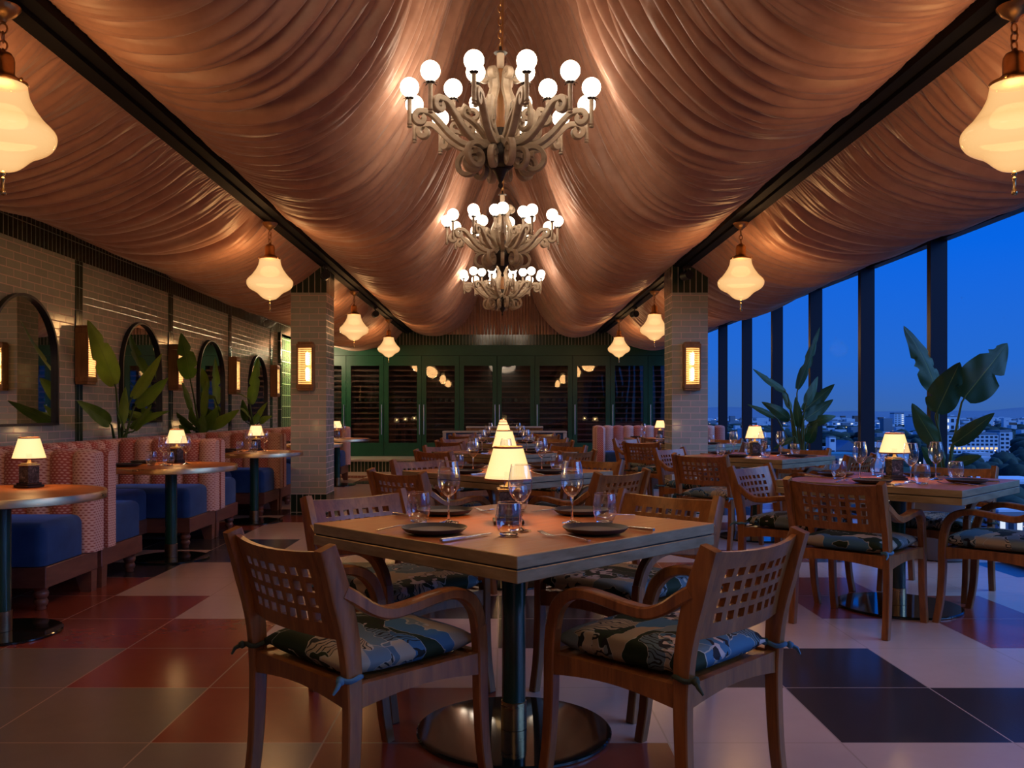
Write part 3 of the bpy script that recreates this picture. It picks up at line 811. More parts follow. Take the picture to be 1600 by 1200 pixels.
q = math.sqrt(.5)
SIDES = [((-q,-q),'near booth-side'),((q,-q),'near window-side'),((-q,q),'far booth-side'),((q,q),'far window-side')]
CORN = [((-1,0),'booth-side'),((1,0),'window-side'),((0,-1),'near'),((0,1),'far')]
GC, GW, GT_, GP, GF, GK, GL, GS = ('lattice armchairs round the square tables','wine glasses on the tables','tumblers on the tables','dark plates on the tables','forks on the tables','knives on the tables','lit lamps on the tables','square dining tables')
jr = random.Random(11)
def setting(cx, cy, yaw, nm, sides=SIDES, offs={}, chairs=None, corners=CORN, lamp=True, skipfar=False):
    put('square', (cx,cy,0), PI/4+yaw, f'square wooden table with brass edge, {nm}', GS)
    Rz = Matrix.Rotation(yaw, 3, 'Z')
    def W(x, y, z): v = Rz @ Vector((x,y,0)); return (cx+v.x, cy+v.y, z)
    for (dx,dy), sn in sides:
        ang = math.atan2(-dx, dy) + PI + yaw            # +Y of the chair turned towards -d
        if chairs is None or sn in chairs:
            j = jr.uniform(-.03,.03); off = .635 + jr.uniform(-.012,.02) + offs.get(sn, 0)
            put('chair', W(dx*off, dy*off, 0), ang + j, f'lattice-back wooden armchair on the {sn} edge of the {nm}', GC)
        put('plate', W(dx*.375, dy*.375, TT+.001), 0, f'dark plate on the {sn} edge of the {nm}', GP)
        rx, ry = dy, -dx                                 # to the diner's left when facing the table
        lx, ly = (dy, -dx)
        put('knife', W(dx*.385 - (-dy)*.15*-1*-1, dy*.385 - dx*.15*-1*-1*-1*-1, TT+.001) if False else W(dx*.38+dy*-.165, dy*.38+dx*.165, TT+.001), ang+jr.uniform(-.06,.06), f'knife beside the {sn} plate of the {nm}', GK)
        put('fork', W(dx*.38+dy*.165, dy*.38-dx*.165, TT+.001), ang+jr.uniform(-.08,.08), f'fork beside the {sn} plate of the {nm}', GF)
    for (dx,dy), sn in corners:
        a = jr.uniform(.205,.235); b = jr.uniform(.325,.345); c = jr.uniform(-.02,.02)
        put('wine', W(dx*a+dy*c, dy*a-dx*c, TT+.001), jr.uniform(0,3), f'stemmed wine glass towards the {sn} corner of the {nm}', GW)
        put('tumbler', W(dx*b+dy*.02, dy*b-dx*.02, TT+.001), 0, f'stemless tumbler towards the {sn} corner of the {nm}', GT_)
    if lamp: put('lamp', W(-.02,0,TT+.001), .06+yaw, f'lit lamp with cream shade on the {nm}', GL)
CN = ['front table of the middle row','second table of the middle row','third table of the middle row','fourth table of the middle row','last table of the middle row']
for k, (x, y) in enumerate([(.041,3.134),(.035,5.95),(.03,8.75),(.03,11.45),(.03,14.2)]): setting(x, y, 0, CN[k])
RN = ['first table by the windows','second table by the windows','third table by the windows']
for k, (x, y) in enumerate([(2.34,5.15),(2.34,8.0),(2.34,11.12)]): setting(x, y, 0, RN[k], offs={'near booth-side':-.085,'near window-side':-.07} if k == 0 else {})

# round booth tables
YB = [4.52, 6.83, 9.12, 11.42, 13.70]
BN = ['first booth table','second booth table','third booth table','fourth booth table','last booth table']
for k, y in enumerate(YB):
    cx = -2.60; nm = BN[k]
    put('round', (cx,y,0), 0, f'round wooden table with brass rim and green column, {nm}', 'round booth tables')
    z = RTOP+.001
    put('lamp', (cx-.04+( -.02 if k else .03), y+.28, z), -.38, f'lit lamp with cream shade on the {nm}', GL)
    for dx, dy, sn in ((-.27,-.16,'near'),(-.30,.20,'far')) if k else ((-.30,-.05,'near'),(-.30,.22,'far')):
        put('plate', (cx+dx, y+dy*1.1, z), 0, f'dark plate on the {sn} half of the {nm}', GP)
    for dx, dy, sn in ((-.05,-.02,'near'),(.08,.10,'far')) if k else ((-.14,.02,'near'),(-.22,.10,'far')):
        put('wine', (cx+dx, y+dy, z), 0, f'stemmed wine glass in the {sn} half of the {nm}', GW)
    for dx, dy, sn in ((-.13,-.06,'near'),(.03,-.13,'far')) if k else ((-.10,-.12,'near'),(-.2,-.20,'far')):
        put('tumbler', (cx+dx, y+dy, z), 0, f'stemless tumbler in the {sn} half of the {nm}', GT_)

# ------------------------------------------------------------------ booths
def channels(mb, L, z0, z1, th, n, bulge=.042, start=0, zf=0.0):
    """tufted back in local x (length) / y (front at -th..0 towards -y) / z"""
    m = 8; w = L/n; rtop = .05
    sec = [(0,z0),(0,(z0+z1)/2),(0,z1-rtop)] + [(rtop*(1-math.cos(a))*1.0, z1-rtop+rtop*math.sin(a)) for a in np.linspace(.2,PI/2,5)] + [(th*.7,z1),(th-.015,z1-.006),(th,z1-.03),(th,z0)]
    K = len(sec); arc = [0]
    for a, b in zip(sec, sec[1:]): arc.append(arc[-1]+math.hypot(b[0]-a[0], b[1]-a[1]))
    for c in range(n):
        vs = []; fs = []; uv = []
        for i in range(m+1):
            u = i/m; bl = bulge*(abs(math.sin(PI*u))**.6)
            for (d, z) in sec:
                front = max(0,1-d/th) ; topf = .35*bl if z > z1-.03 else .35*bl*max(0,(z-(z1-.09))/.06)
                vs.append((c*w+u*w, d - bl*front, z + topf*(.4 if d > th-.02 else 1)))
        for i in range(m):
            for k in range(K-1):
                fs.append((i*K+k,(i+1)*K+k,(i+1)*K+k+1,i*K+k+1))
                x0, x1 = c*w+i/m*w, c*w+(i+1)/m*w
                uv.append([(x0,arc[k]),(x1,arc[k]),(x1,arc[k+1]),(x0,arc[k+1])])
        mb.add(vs, fs, (c+start) % 2, uv)
    for x, fl in ((0,0),(L,1)):
        vs = [(x,d,z) for d,z in sec]; f = tuple(range(K))
        mb.add(vs, [f if fl else f[::-1]], 1 if fl else 1, [[(d,z) for d,z in (sec if fl else sec[::-1])]])
    return mb
BT = .895
def seat_mesh(mb, x0,x1,y0,y1,z0=.262,z1=.512):
    bm = bmesh.new(); bmesh.ops.create_cube(bm, size=1)
    for v in bm.verts: v.co = Vector(((x0+x1)/2+v.co.x*(x1-x0),(y0+y1)/2+v.co.y*(y1-y0),(z0+z1)/2+v.co.z*(z1-z0)))
    up = [e for e in bm.edges if (e.verts[0].co.z > z1-.01 or e.verts[1].co.z > z1-.01)]
    bmesh.ops.bevel(bm, geom=up, offset=.055, segments=4, affect='EDGES', profile=.5)
    mb.frombm(bm); bm.free()
def make_booth():
    t = thing('banquette_booth', '', 'booth'); PK = [M['pinkA'], M['pinkB']]
    xa, xe, H = -3.60, -2.585, 1.138       # local y about the table centre
    # wall back faces +x
    mb = channels(MB(), 2*H-.26, .262, BT, .12, 16)
    mb.xform(Matrix.Translation((xa+.12, -H+.13, 0)) @ Matrix.Rotation(PI/2,4,'Z')); mb.obj('backrest', PK, t, smooth=50)
    Lw = xe-xa-.0
    # far wing back faces the camera (-y)
    mb = channels(MB(), Lw, .262, BT, .115, 7, start=1); mb.xform(Matrix.Translation((xa, H-.13, 0))); mb.obj('backrest', PK, t, smooth=50)
    # near wing back faces +y
    mb = channels(MB(), Lw, .262, BT, .115, 7); mb.xform(Matrix.Translation((xe, -H+.13, 0)) @ Matrix.Rotation(PI,4,'Z')); mb.obj('backrest', PK, t, smooth=50)
    yb = H-.165
    mb = MB(); seat_mesh(mb, -3.45, -2.635, yb-.50, yb); mb.obj('seat_cushion', M['velvet'], t, smooth=60)
    mb = MB(); seat_mesh(mb, -3.45, -2.635, -yb, -yb+.50); mb.obj('seat_cushion', M['velvet'], t, smooth=60)
    mb = MB(); seat_mesh(mb, -3.45, -2.97, -yb+.504, yb-.504); mb.obj('seat_cushion', M['velvet'], t, smooth=60)
    mb = MB()
    mb.bbox(xa+.01, -2.625, yb-.49, H-.012, .135, .258, .004,1); mb.bbox(xa+.01, -2.625, -H+.012, -yb+.49, .135, .258, .004,1); mb.bbox(xa+.01, -2.985, -yb+.49, yb-.49, .135, .258, .004,1)
    mb.obj('plinth', M['plinth'], t, smooth=30)
    bun = [(.026,0),(.030,.006),(.026,.018),(.036,.030),(.041,.045),(.036,.060),(.030,.066),(.039,.078),(.044,.094),(.039,.108),(.033,.113),(.040,.122),(.042,.135)]
    for y in (yb-.42, -yb+.42):
        for x in (-2.69,):
            mb = MB(); mb.lathe(bun, 20, cx=x, cy=y); mb.obj('bun_foot', M['plinth'], t, smooth=60)
    for s_ in (-1,1):
        mb = MB(); y = s_*(H-.055); mb.add([(-2.70,y-.035,0),(-2.63,y-.035,0),(-2.63,y+.035,0),(-2.70,y+.035,0),(-2.74,y-.04,.135),(-2.627,y-.04,.135),(-2.627,y+.04,.135),(-2.74,y+.04,.135)],
            [(3,2,1,0),(4,5,6,7),(0,1,5,4),(1,2,6,5),(2,3,7,6),(3,0,4,7)]); mb.obj('leg', M['plinth'], t, smooth=0)
        mb = MB(); mb.lathe(bun, 20, cx=-3.5, cy=y); mb.obj('bun_foot', M['plinth'], t, smooth=60)
    return t
b0 = make_booth(); bpy.context.view_layer.update(); index_children()
BL = ['pink tufted booth with blue seats round the first table from the camera','pink tufted booth with blue seats round the second wall table','pink tufted booth with blue seats round the third wall table','pink tufted booth with blue seats at the fourth wall table','pink tufted booth with blue seats at the wall end of the row']
for k, y in enumerate(YB):
    o = b0 if k == 0 else dup(b0, (0,0,0), 0)
    o.location = (0,y,0); o['label'] = BL[k]; o['group'] = 'banquette booths along the tiled wall'
    o.scale = (1,1,1)
# planter ledge behind the booths
mb = MB(); mb.box(WL+.012,-3.62,2.4,15.1,0,.74); mb.box(WL+.012,WL+.03,2.4,15.1,.74,.80); mb.box(-3.64,-3.62,2.4,15.1,.74,.80)
pl = mb.obj('planter_ledge', M['black'], smooth=0); tag(pl, 'long dark planter ledge between the booths and the tiled wall', 'planter')
mb = MB(); mb.box(WL+.03,-3.64,2.42,15.08,.74,.785); mb.obj('soil', M['soil'], pl, smooth=0)

# pink bench by the windows at the cabinet end, with its table
t = thing('banquette_bench', 'straight pink tufted bench with dark blue seat at the cabinet end', 'bench', (1.52,14.55,0))
mb = channels(MB(), 2.2, .262, BT+.02, .13, 13); mb.obj('backrest', [M['pinkA'],M['pinkB']], t, smooth=50)
mb = channels(MB(), .55, .262, BT+.02, .10, 3); mb.xform(Matrix.Translation((.0,-.575,0)) @ Matrix.Rotation(PI/2,4,'Z') @ Matrix.Translation((0,-.10,0))); mb.obj('end_panel', [M['pinkB'],M['pinkA']], t, smooth=50)
mb = MB(); seat_mesh(mb, .14, 2.18, -.56, -.05); mb.obj('seat_cushion', M['velvet'], t, smooth=60)
mb = MB(); mb.bbox(0.0, 2.19, -.57, .12, .0, .258, .004,1); mb.obj('plinth', M['plinth'], t, smooth=30)
nm = 'corner table by the pink bench'
cx, cy = 2.44, 13.35
put('square', (cx,cy,0), 0, f'square wooden table with brass edge, {nm}', GS)
put('lamp', (cx-.02,cy,TT+.001), .1, f'lit lamp with cream shade on the {nm}', GL)
put('chair', (cx-.22,cy-.66,0), .05, f'lattice-back wooden armchair at the {nm}', GC)
for dx, dy, sn in ((-.33,.05,'booth-side'),(.33,.05,'window-side')):
    put('plate', (cx+dx,cy+.3,TT+.001), 0, f'dark plate on the {sn} half of the {nm}', GP)
    put('wine', (cx+dx*.85,cy-.02,TT+.001), 0, f'stemmed wine glass on the {sn} half of the {nm}', GW)
    put('tumbler', (cx+dx*.95,cy-.17,TT+.001), 0, f'stemless tumbler on the {sn} half of the {nm}', GT_)
# low waiter counters at the cabinet end of the middle row
for k, (y, w, h, lab) in enumerate([(15.55,1.10,.815,'wide low service counter with pale top behind the last middle table'),(16.42,.72,.885,'narrow wooden service counter with stone top in front of the cabinets')]):
    t = thing('service_counter', lab, 'counter', (.04,y,0))
    mb = MB(); mb.bbox(-w+.03,w-.03,-.15,.15,.06,h-.03,.004,1); mb.obj('body', M['teak'] if k else M['velvet'], t, smooth=30)
    mb = MB(); mb.bbox(-w,w,-.19,.19,h-.03,h,.004,1); mb.obj('counter_top', M['stone'], t, smooth=30)
    for s_ in (-1,1):
        mb = MB(); mb.bbox(s_*(w-.035)-.03,s_*(w-.035)+.03,-.17,.17,0,h-.031,.004,1); mb.obj('end_panel', M['stone'] if k == 0 else M['teak'], t, smooth=30)
# ------------------------------------------------------------------ wine cabinets along the back wall
def make_cabinet(handle_side):
    t = thing('wine_cabinet', '', 'cabinet'); W = .776; y0 = 0.0   # local front plane y=0, x 0..W, origin at the ledge height
    zb, zt = .246, 2.315
    mb = MB(); mb.box(.002,W-.002,.50,.52,zb,zt); mb.box(.002,.02,.05,.50,zb,zt); mb.box(W-.02,W-.002,.05,.50,zb,zt); mb.box(.02,W-.02,.05,.50,zb,zb+.02); mb.box(.02,W-.02,.05,.50,zt-.02,zt)
    mb.obj('carcass', M['cab_in'], t, smooth=0)
    d = MB(); xa, xb, za, zc = .095, W-.095, .52, 2.105
    for bx in ((.004,xa,zb+.003,zt-.003),(xb,W-.004,zb+.003,zt-.003),(xa,xb,zb+.003,za),(xa,xb,zc,zt-.003)):
        d.box(bx[0],bx[1],0,.04,bx[2],bx[3])
    door = d.obj('door', M['cab'], t, smooth=0)
    g = MB(); g.add([(xa,.02,za),(xb,.02,za),(xb,.02,zc),(xa,.02,zc)], [(0,1,2,3)]); g.obj('glass_pane', M['cabglass'], door, smooth=0)
    hx = W-.045 if handle_side > 0 else .045
    h = MB(); h.tube([(hx,-.035,.69),(hx,-.035,1.305)], .009, 10); h.tube([(hx,-.035,.74),(hx,0,.74)], .006, 8); h.tube([(hx,-.035,1.25),(hx,0,1.25)], .006, 8); h.obj('handle', M['nickel'], door, smooth=50)
    for k in range(14):
        z = .56+.111*k
        s_ = MB(); s_.box(.022,W-.022,.09,.115,z,z+.026); s_.box(.022,W-.022,.30,.325,z,z+.026); s_.obj('rack_rail', M['rack_wood'], t, smooth=0)
    return t
cabR, cabL = make_cabinet(1), make_cabinet(-1)
bpy.context.view_layer.update(); index_children()
ordn = ['first','second','third','fourth','fifth','sixth','seventh','eighth','ninth','tenth']
rights = [1,1,1,0,1,0,0,0,0,0]
usedc = set()
mb = MB(); mb.tube([(0,0,0),(0,.19,0)], .036, 14); mb.tube([(0,.19,0),(0,.23,0),(0,.25,0),(0,.31,0)], [.036,.028,.014,.013], 14)
bottle0 = mb.obj('wine_bottle', plain('bottle_glass', (.012,.018,.014), .08, 0, .7), smooth=50); tag(bottle0, '', 'bottle')
nb = 0
for k in range(10):
    x = -3.99+.7764*k; src = cabR if rights[k] else cabL
    o = src if src.name not in usedc else dup(src, (0,0,0), 0)
    usedc.add(src.name); o.location = (x,17.9,0)
    o['label'] = f'green glazed wine cabinet, {ordn[k]} door from the booth end'; o['group'] = 'wine cabinets along the back wall'
    for i in range(5):
        if k in (0,): continue
        b = bottle0 if nb == 0 else bottle0.copy()
        if nb: COL.objects.link(b)
        nb += 1
        b.location = (x+.15+.119*i, 17.9+.10, 1.4005)
        b['label'] = f'dark bottle lying on the rack of the {ordn[k]} cabinet, number {i+1} along'; b['category'] = 'bottle'; b['group'] = 'wine bottles in the cabinets'
mb = MB(); mb.box(-3.99,3.80,17.90,17.95,2.318,2.532)
struct(mb.obj('trim_12', M['cab'], smooth=0), 'green fascia board above the cabinet doors')

# ------------------------------------------------------------------ chandeliers
def make_chandelier():
    t = thing('scroll_chandelier', '', 'chandelier')     # local z measured from the floor
    # chain and cord
    mb = MB(); z = 3.54; k = 0
    while z < 4.86:
        ang = (k % 2)*PI/2
        mb.tube([(math.cos(ang)*.014*math.cos(a), math.sin(ang)*.014*math.cos(a), z+.026*math.sin(a)) for a in np.linspace(0,2*PI,11)[:-1]], .0042, 5, closed=True)
        z += .042; k += 1
    mb.tube([(.012,.0,3.52),(.02,0,4.3),(.004,0,4.90)], .005, 5)
    mb.obj('chain', M['brass_dark'], t, smooth=60)
    mb = MB(); mb.lathe([(.03,3.50),(.045,3.505),(.012,3.515),(.010,3.545)],16); mb.obj('hanger', M['char'], t)
    mb = MB(); mb.lathe([(.024,3.40),(.024,3.50)],16); mb.obj('sleeve', M['porcelain'], t)
    mb = MB(); mb.lathe([(.03,3.02),(.034,3.05),(.026,3.09),(.03,3.13),(.024,3.2),(.030,3.26),(.040,3.32),(.040,3.345),(.046,3.35),(.046,3.385),(.03,3.395),(.026,3.40)],20); mb.obj('spindle', M['amberwood'], t, smooth=50)
    mb = MB(); mb.lathe([(.02,2.755),(.06,2.757),(.10,2.79),(.122,2.83),(.126,2.87),(.115,2.892),(.05,2.93),(.035,3.02)],28); mb.obj('bowl', M['char'], t, smooth=50)
    mb = MB(); mb.lathe([(.002,2.632),(.014,2.642),(.016,2.655),(.009,2.668),(.012,2.678),(.022,2.695),(.04,2.735),(.055,2.752),(.02,2.758)],20); mb.obj('finial', M['char'], t, smooth=50)
    def arm(mb, path, a, w, h):
        q = catmull(path, max(14, int(len(path)*4.5)))
        e = Vector((math.cos(a), math.sin(a), 0)); sd = Vector((-math.sin(a), math.cos(a), 0))
        n = len(q); hh = np.full(n, h); 
        mb.rectsweep([(e.x*p[0], e.y*p[0], p[1]) for p in q], sd, w, hh, round_=.25)
    def spiral(cr, cz, r0, r1, a0, a1, n):
        return [(cr+(r0+(r1-r0)*i/(n-1))*math.cos(a0+(a1-a0)*i/(n-1)), cz+(r0+(r1-r0)*i/(n-1))*math.sin(a0+(a1-a0)*i/(n-1))) for i in range(n)]
    def candle(par, e, r, z0, z1, zb):
        c = MB(); x, y = e[0]*r, e[1]*r
        c.lathe([(.004,z0-.012),(.015,z0-.006),(.015,z0),(.010,z0+.006),(.016,z0+.012),(.015,z0+.02),(.0135,z0+.025),(.0135,z1)],12,cx=x,cy=y); o = c.obj('candle_tube', M['carved'], par, smooth=50)
        c = MB()
        for k in range(8):
            a = 2*PI*k/8
            c.add([(x+.012*math.cos(a-.35),y+.012*math.sin(a-.35),z1),(x+.036*math.cos(a-.16),y+.036*math.sin(a-.16),z1+.005),(x+.050*math.cos(a),y+.050*math.sin(a),z1-.008),(x+.036*math.cos(a+.16),y+.036*math.sin(a+.16),z1+.005),(x+.012*math.cos(a+.35),y+.012*math.sin(a+.35),z1)],[(0,1,2,3,4)])
        c.lathe([(.012,z1-.004),(.022,z1),(.028,z1+.008),(.02,z1+.012)],12,cx=x,cy=y); c.obj('petal_collar', M['char'], par, smooth=40)
        c = MB(); c.sphere((x,y,zb), .0595, sub=3); c.obj('globe_bulb', M['globe'], par, smooth=80)
    for k in range(12):
        a = R(-90+15+30*k); e = (math.cos(a), math.sin(a)); mb = MB()
        main = [(.045,2.945),(.10,2.915),(.17,2.893),(.25,2.905),(.33,2.955),(.40,3.025),(.46,3.078),(.515,3.085)] + spiral(.520,3.040,.045,.014,PI/2-.35,-PI*1.35,9)
        arm(mb, main, a, .042, .036)
        if k % 2 == 0:
            vol = [(.07,2.93),(.13,2.895)] + spiral(.215,2.800,.090,.034,PI*.72,-PI*1.55,14)
            arm(mb, vol, a, .040, .032)
        else:
            vol = [(.07,2.92),(.10,2.87)] + spiral(.175,2.785,.074,.028,PI*.75,-PI*1.5,12)
            arm(mb, vol, a, .038, .030)
        inner = spiral(.21,3.005,.022,.052,-PI*1.4,.1,9) + [(.262,3.08),(.235,3.15)] if k % 2 else [(.13,2.93),(.215,2.99),(.285,3.02)] + spiral(.30,3.055,.034,.014,-PI/2,PI*1.2,8)
        arm(mb, inner, a, .032, .026)
        o = mb.obj('arm', M['carved'], t, smooth=40)
        candle(o, e, .589, 2.985, 3.155, 3.228)
    for k in range(6):
        a = R(-90+30+60*k); e = (math.cos(a), math.sin(a)); mb = MB()
        lyre = [(.04,2.93),(.095,3.0),(.115,3.09),(.085,3.19),(.055,3.27),(.065,3.335)] + spiral(.098,3.345,.034,.012,PI*.95,-PI*.9,8)
        arm(mb, lyre, a, .040, .034)
        up = [(.06,2.95),(.12,2.955),(.19,3.0),(.225,3.075),(.245,3.135)] + spiral(.262,3.115,.026,.010,PI*.7,-PI*1.1,8)
        arm(mb, up, a, .036, .030)
        sc = spiral(.175,3.10,.016,.048,PI*1.6,-.1,9) + [(.21,3.03),(.17,2.97)]
        arm(mb, sc, a, .032, .026)
        o = mb.obj('arm', M['carved'], t, smooth=40)
        candle(o, e, .305, 3.075, 3.205, 3.278)
    return t
ch = make_chandelier(); bpy.context.view_layer.update(); index_children()
for k, (y, lab) in enumerate([(5.6,'large carved scroll chandelier with round bulbs, the one hanging in front'),(9.25,'carved scroll chandelier hanging in the middle of the three'),(12.95,'carved scroll chandelier hanging last, close to the pleated gable')]):
    o = ch if k == 0 else dup(ch, (0,0,0), 0)
    o.location = (-.012 if k == 0 else 0.0, y, -.045); o.rotation_euler = (0,0,[0,.27,.0][k]); o['label'] = lab; o['group'] = 'chandeliers along the peak'

# ------------------------------------------------------------------ opal pendants
def make_pendant():
    t = thing('opal_pendant', '', 'pendant lamp')       # origin at the beam, z down
    s_ = .000776
    def P(lst): return [(r*s_, -(y-110)*s_) for r, y in lst]
    mb = MB(); mb.lathe(P([(84,110),(84,118),(60,150),(40,165),(22,178),(16,192),(0,194)]),24,cap1=False); mb.obj('ceiling_rose', M['brass_dark'], t, smooth=50)
    mb = MB(); z = -.068; k = 0
    while z > -.178:
        ang = (k % 2)*PI/2
        mb.tube([(math.cos(ang)*.015*math.cos(a), math.sin(ang)*.015*math.cos(a), z-.021+.021*math.sin(a)) for a in np.linspace(0,2*PI,11)[:-1]], .004, 5, closed=True); z -= .034; k += 1
    mb.obj('chain', M['brass_dark'], t, smooth=60)
    mb = MB(); mb.lathe(P([(8,330),(16,345),(40,352),(52,372),(55,395),(54,455),(66,470),(100,490),(116,496),(118,506),(113,512)]),28,cap1=False)
    for a in (0.4, 2.5, 4.6): mb.sphere((.094*math.cos(a), .094*math.sin(a), -.302), .008, sub=1)
    mb.obj('fitter', M['brass_dark'], t, smooth=45)
    prof = catmull(P([(113,511),(116,535),(122,565),(134,595),(150,625),(171,656),(197,690),(224,716),(245,742),(250,768),(243,798),(222,828),(190,850),(152,870),(124,892),(98,918),(66,942),(30,955),(3,958)]), 46)
    mb = MB(); mb.lathe([tuple(p) for p in prof],48,cap0=False,cap1=False); mb.obj('glass_shade', M['opal'], t, smooth=80)
    mb = MB(); mb.lathe(P([(3,952),(12,962),(12,972),(6,978),(6,985),(11,992),(8,1002),(6,1040),(12,1056),(15,1068),(10,1078),(0,1081)]),14,cap1=False); mb.obj('finial', M['brass'], t, smooth=50)
    L = bpy.data.lights.new('pendant_bulb', 'POINT'); L.energy = PEND_W; L.color = (1,.54,.22); L.shadow_soft_size = .145
    lo = bpy.data.objects.new('bulb_light', L); COL.objects.link(lo); lo.parent = t; lo.location = (0,0,-.505)
    return t
PEND_W = 72
pd = make_pendant(); bpy.context.view_layer.update(); index_children()
first = True
for sx, sn, nx in ((-1,'booth-side','booth'),(1,'window-side','window')):
    xb = -1.985 if sx < 0 else 2.035
    for y, on in ((3.46,'first'),(7.43,'second'),(11.65,'third'),(15.2,'last')):
        o = pd if first else dup(pd, (0,0,0), 0); first = False
        o.location = (xb, y, 2.764); o.rotation_euler = (0,0,y)
        o['label'] = f'opal glass pendant lamp, {on} along the {sn} beam'; o['group'] = 'opal pendants under the beams'
# track spot heads
def make_spot():
    t = thing('track_spotlight', '', 'spotlight')
    mb = MB(); mb.box(-.02,.02,-.05,.05,-.03,0); mb.tube([(0,0,-.03),(0,0,-.06)], .01, 8); mb.obj('mount', M['black'], t, smooth=40)
    mb = MB(); mb.tube([(0,-.06,-.105),(0,.07,-.105)], .05, 18); mb.obj('head', M['black'], t, smooth=40)
    mb = MB(); mb.tube([(0,-.061,-.105),(0,-.063,-.105)], .036, 16); mb.obj('lens', M['groove'], t, smooth=40)
    return t
sp = make_spot(); bpy.context.view_layer.update(); index_children(); first = True
for xb, bn in ((-1.955,'booth-side'),(2.035,'window-side')):
    for y, on in ((9.6,'pillar end'),(13.4,'cabinet end')):
        o = sp if first else dup(sp, (0,0,0), 0); first = False
        o.location = (xb,y,2.764); o.rotation_euler = (0,0,.3); o['label'] = f'small black track spotlight on the {bn} beam, {on}'; o['group'] = 'track spotlights'

# ------------------------------------------------------------------ wall sconces (back against local y=0, front at -y)
def make_sconce():
    t = thing('louvred_sconce', '', 'wall lamp'); w, h, d = .19, .50, .125; Wd = M['sconce_wood']
    mb = MB(); mb.bbox(-w/2,w/2,-d,-.001,0,.045,.004,1); mb.bbox(-w/2+.008,w/2-.008,-d+.01,-.002,-.022,0,.004,1); mb.obj('bottom_cap', Wd, t, smooth=30)
    mb = MB(); mb.bbox(-w/2,w/2,-d,-.001,h-.045,h,.004,1); mb.bbox(-w/2+.012,w/2-.012,-d+.012,-.002,h,h+.022,.004,1); mb.obj('top_cap', Wd, t, smooth=30)
    for s_ in (-1,1):
        mb = MB(); mb.bbox(s_*(w/2-.012)-.008,s_*(w/2-.012)+.008,-d+.004,-.001,.046,h-.046,.002,1); mb.obj('side_panel', Wd, t, smooth=30)
    mb = MB(); mb.box(-w/2+.02,w/2-.02,-.012,-.002,.046,h-.046); mb.obj('back_plate', M['brass'], t, smooth=0)
    mb = MB()
    for k in range(20):
        z = .058+.0202*k; mb.tube([(-w/2+.022,-d+.014,z),(w/2-.022,-d+.014,z)], .0042, 8)
    mb.obj('rod_grille', M['rod'], t, smooth=60)
    for z0, z1 in ((.09,.235),(.265,.41)):
        mb = MB(); mb.tube([(.012,-.055,z0),(.012,-.055,z0+.02),(.012,-.055,z1-.02),(.012,-.055,z1)], [.008,.017,.017,.008], 12); mb.obj('lamp', M['tube'], t, smooth=60)
    return t
sc = make_sconce(); bpy.context.view_layer.update(); index_children(); first = True
spots = [((WL+.0105,y,1.43), PI/2, f'wooden louvred wall lamp on the {n} green strip of the booth wall') for y, n in ((5.87,'first'),(8.11,'second'),(10.35,'third'),(12.6,'fourth'),(14.86,'last'))]
spots += [((-2.205,9.829,1.415), 0, 'wooden louvred wall lamp on the booth-side pillar'), ((2.125,9.829,1.415), 0, 'wooden louvred wall lamp on the window-side pillar')]
for loc, rz, lab in spots:
    o = sc if first else dup(sc, (0,0,0), 0); first = False
    o.location = loc; o.rotation_euler = (0,0,rz); o['label'] = lab; o['group'] = 'louvred wall lamps'

# ------------------------------------------------------------------ arched mirrors on the booth wall
def make_mirror():
    t = thing('arched_mirror', '', 'mirror'); w, z0, z1 = .52, 1.035, 2.125
    arc = [(-w,z0),(w,z0)] + [(w*math.cos(a), z1-w+w*math.sin(a)) for a in np.linspace(0,PI,33)]
    def ring(off, d): 
        k = (w-off)/w
        return [(d, -x*k if False else x*k, (z0+off if z < z0+1e-6 else (z1-w)+(z-(z1-w))*k)) for x, z in arc]
    n = len(arc); mb = MB(); A = ring(0,.001); B = ring(0,.045); C = ring(.022,.045); D = ring(.022,.012)
    fs = []
    for k in range(n):
        j = (k+1) % n
        for a in range(3): fs.append((a*n+k, a*n+j, (a+1)*n+j, (a+1)*n+k))
    mb.add(A+B+C+D, fs); mb.obj('frame', M['black'], t, smooth=40)
    mb = MB(); mb.add(ring(.021,.013), [tuple(range(n))]); mb.obj('mirror_glass', M['mirror'], t, smooth=0)
    return t
mi = make_mirror(); bpy.context.view_layer.update(); index_children()
for k, (y, n) in enumerate([(7.15,'first'),(9.48,'second'),(11.75,'third'),(14.0,'last')]):
    o = mi if k == 0 else dup(mi, (0,0,0), 0)
    o.location = (WL+.001,y,0); o['label'] = f'arched mirror with black frame on the booth wall, {n} along from the camera'; o['group'] = 'arched mirrors'
    if k == 3: o.scale = (1,.95,.97)

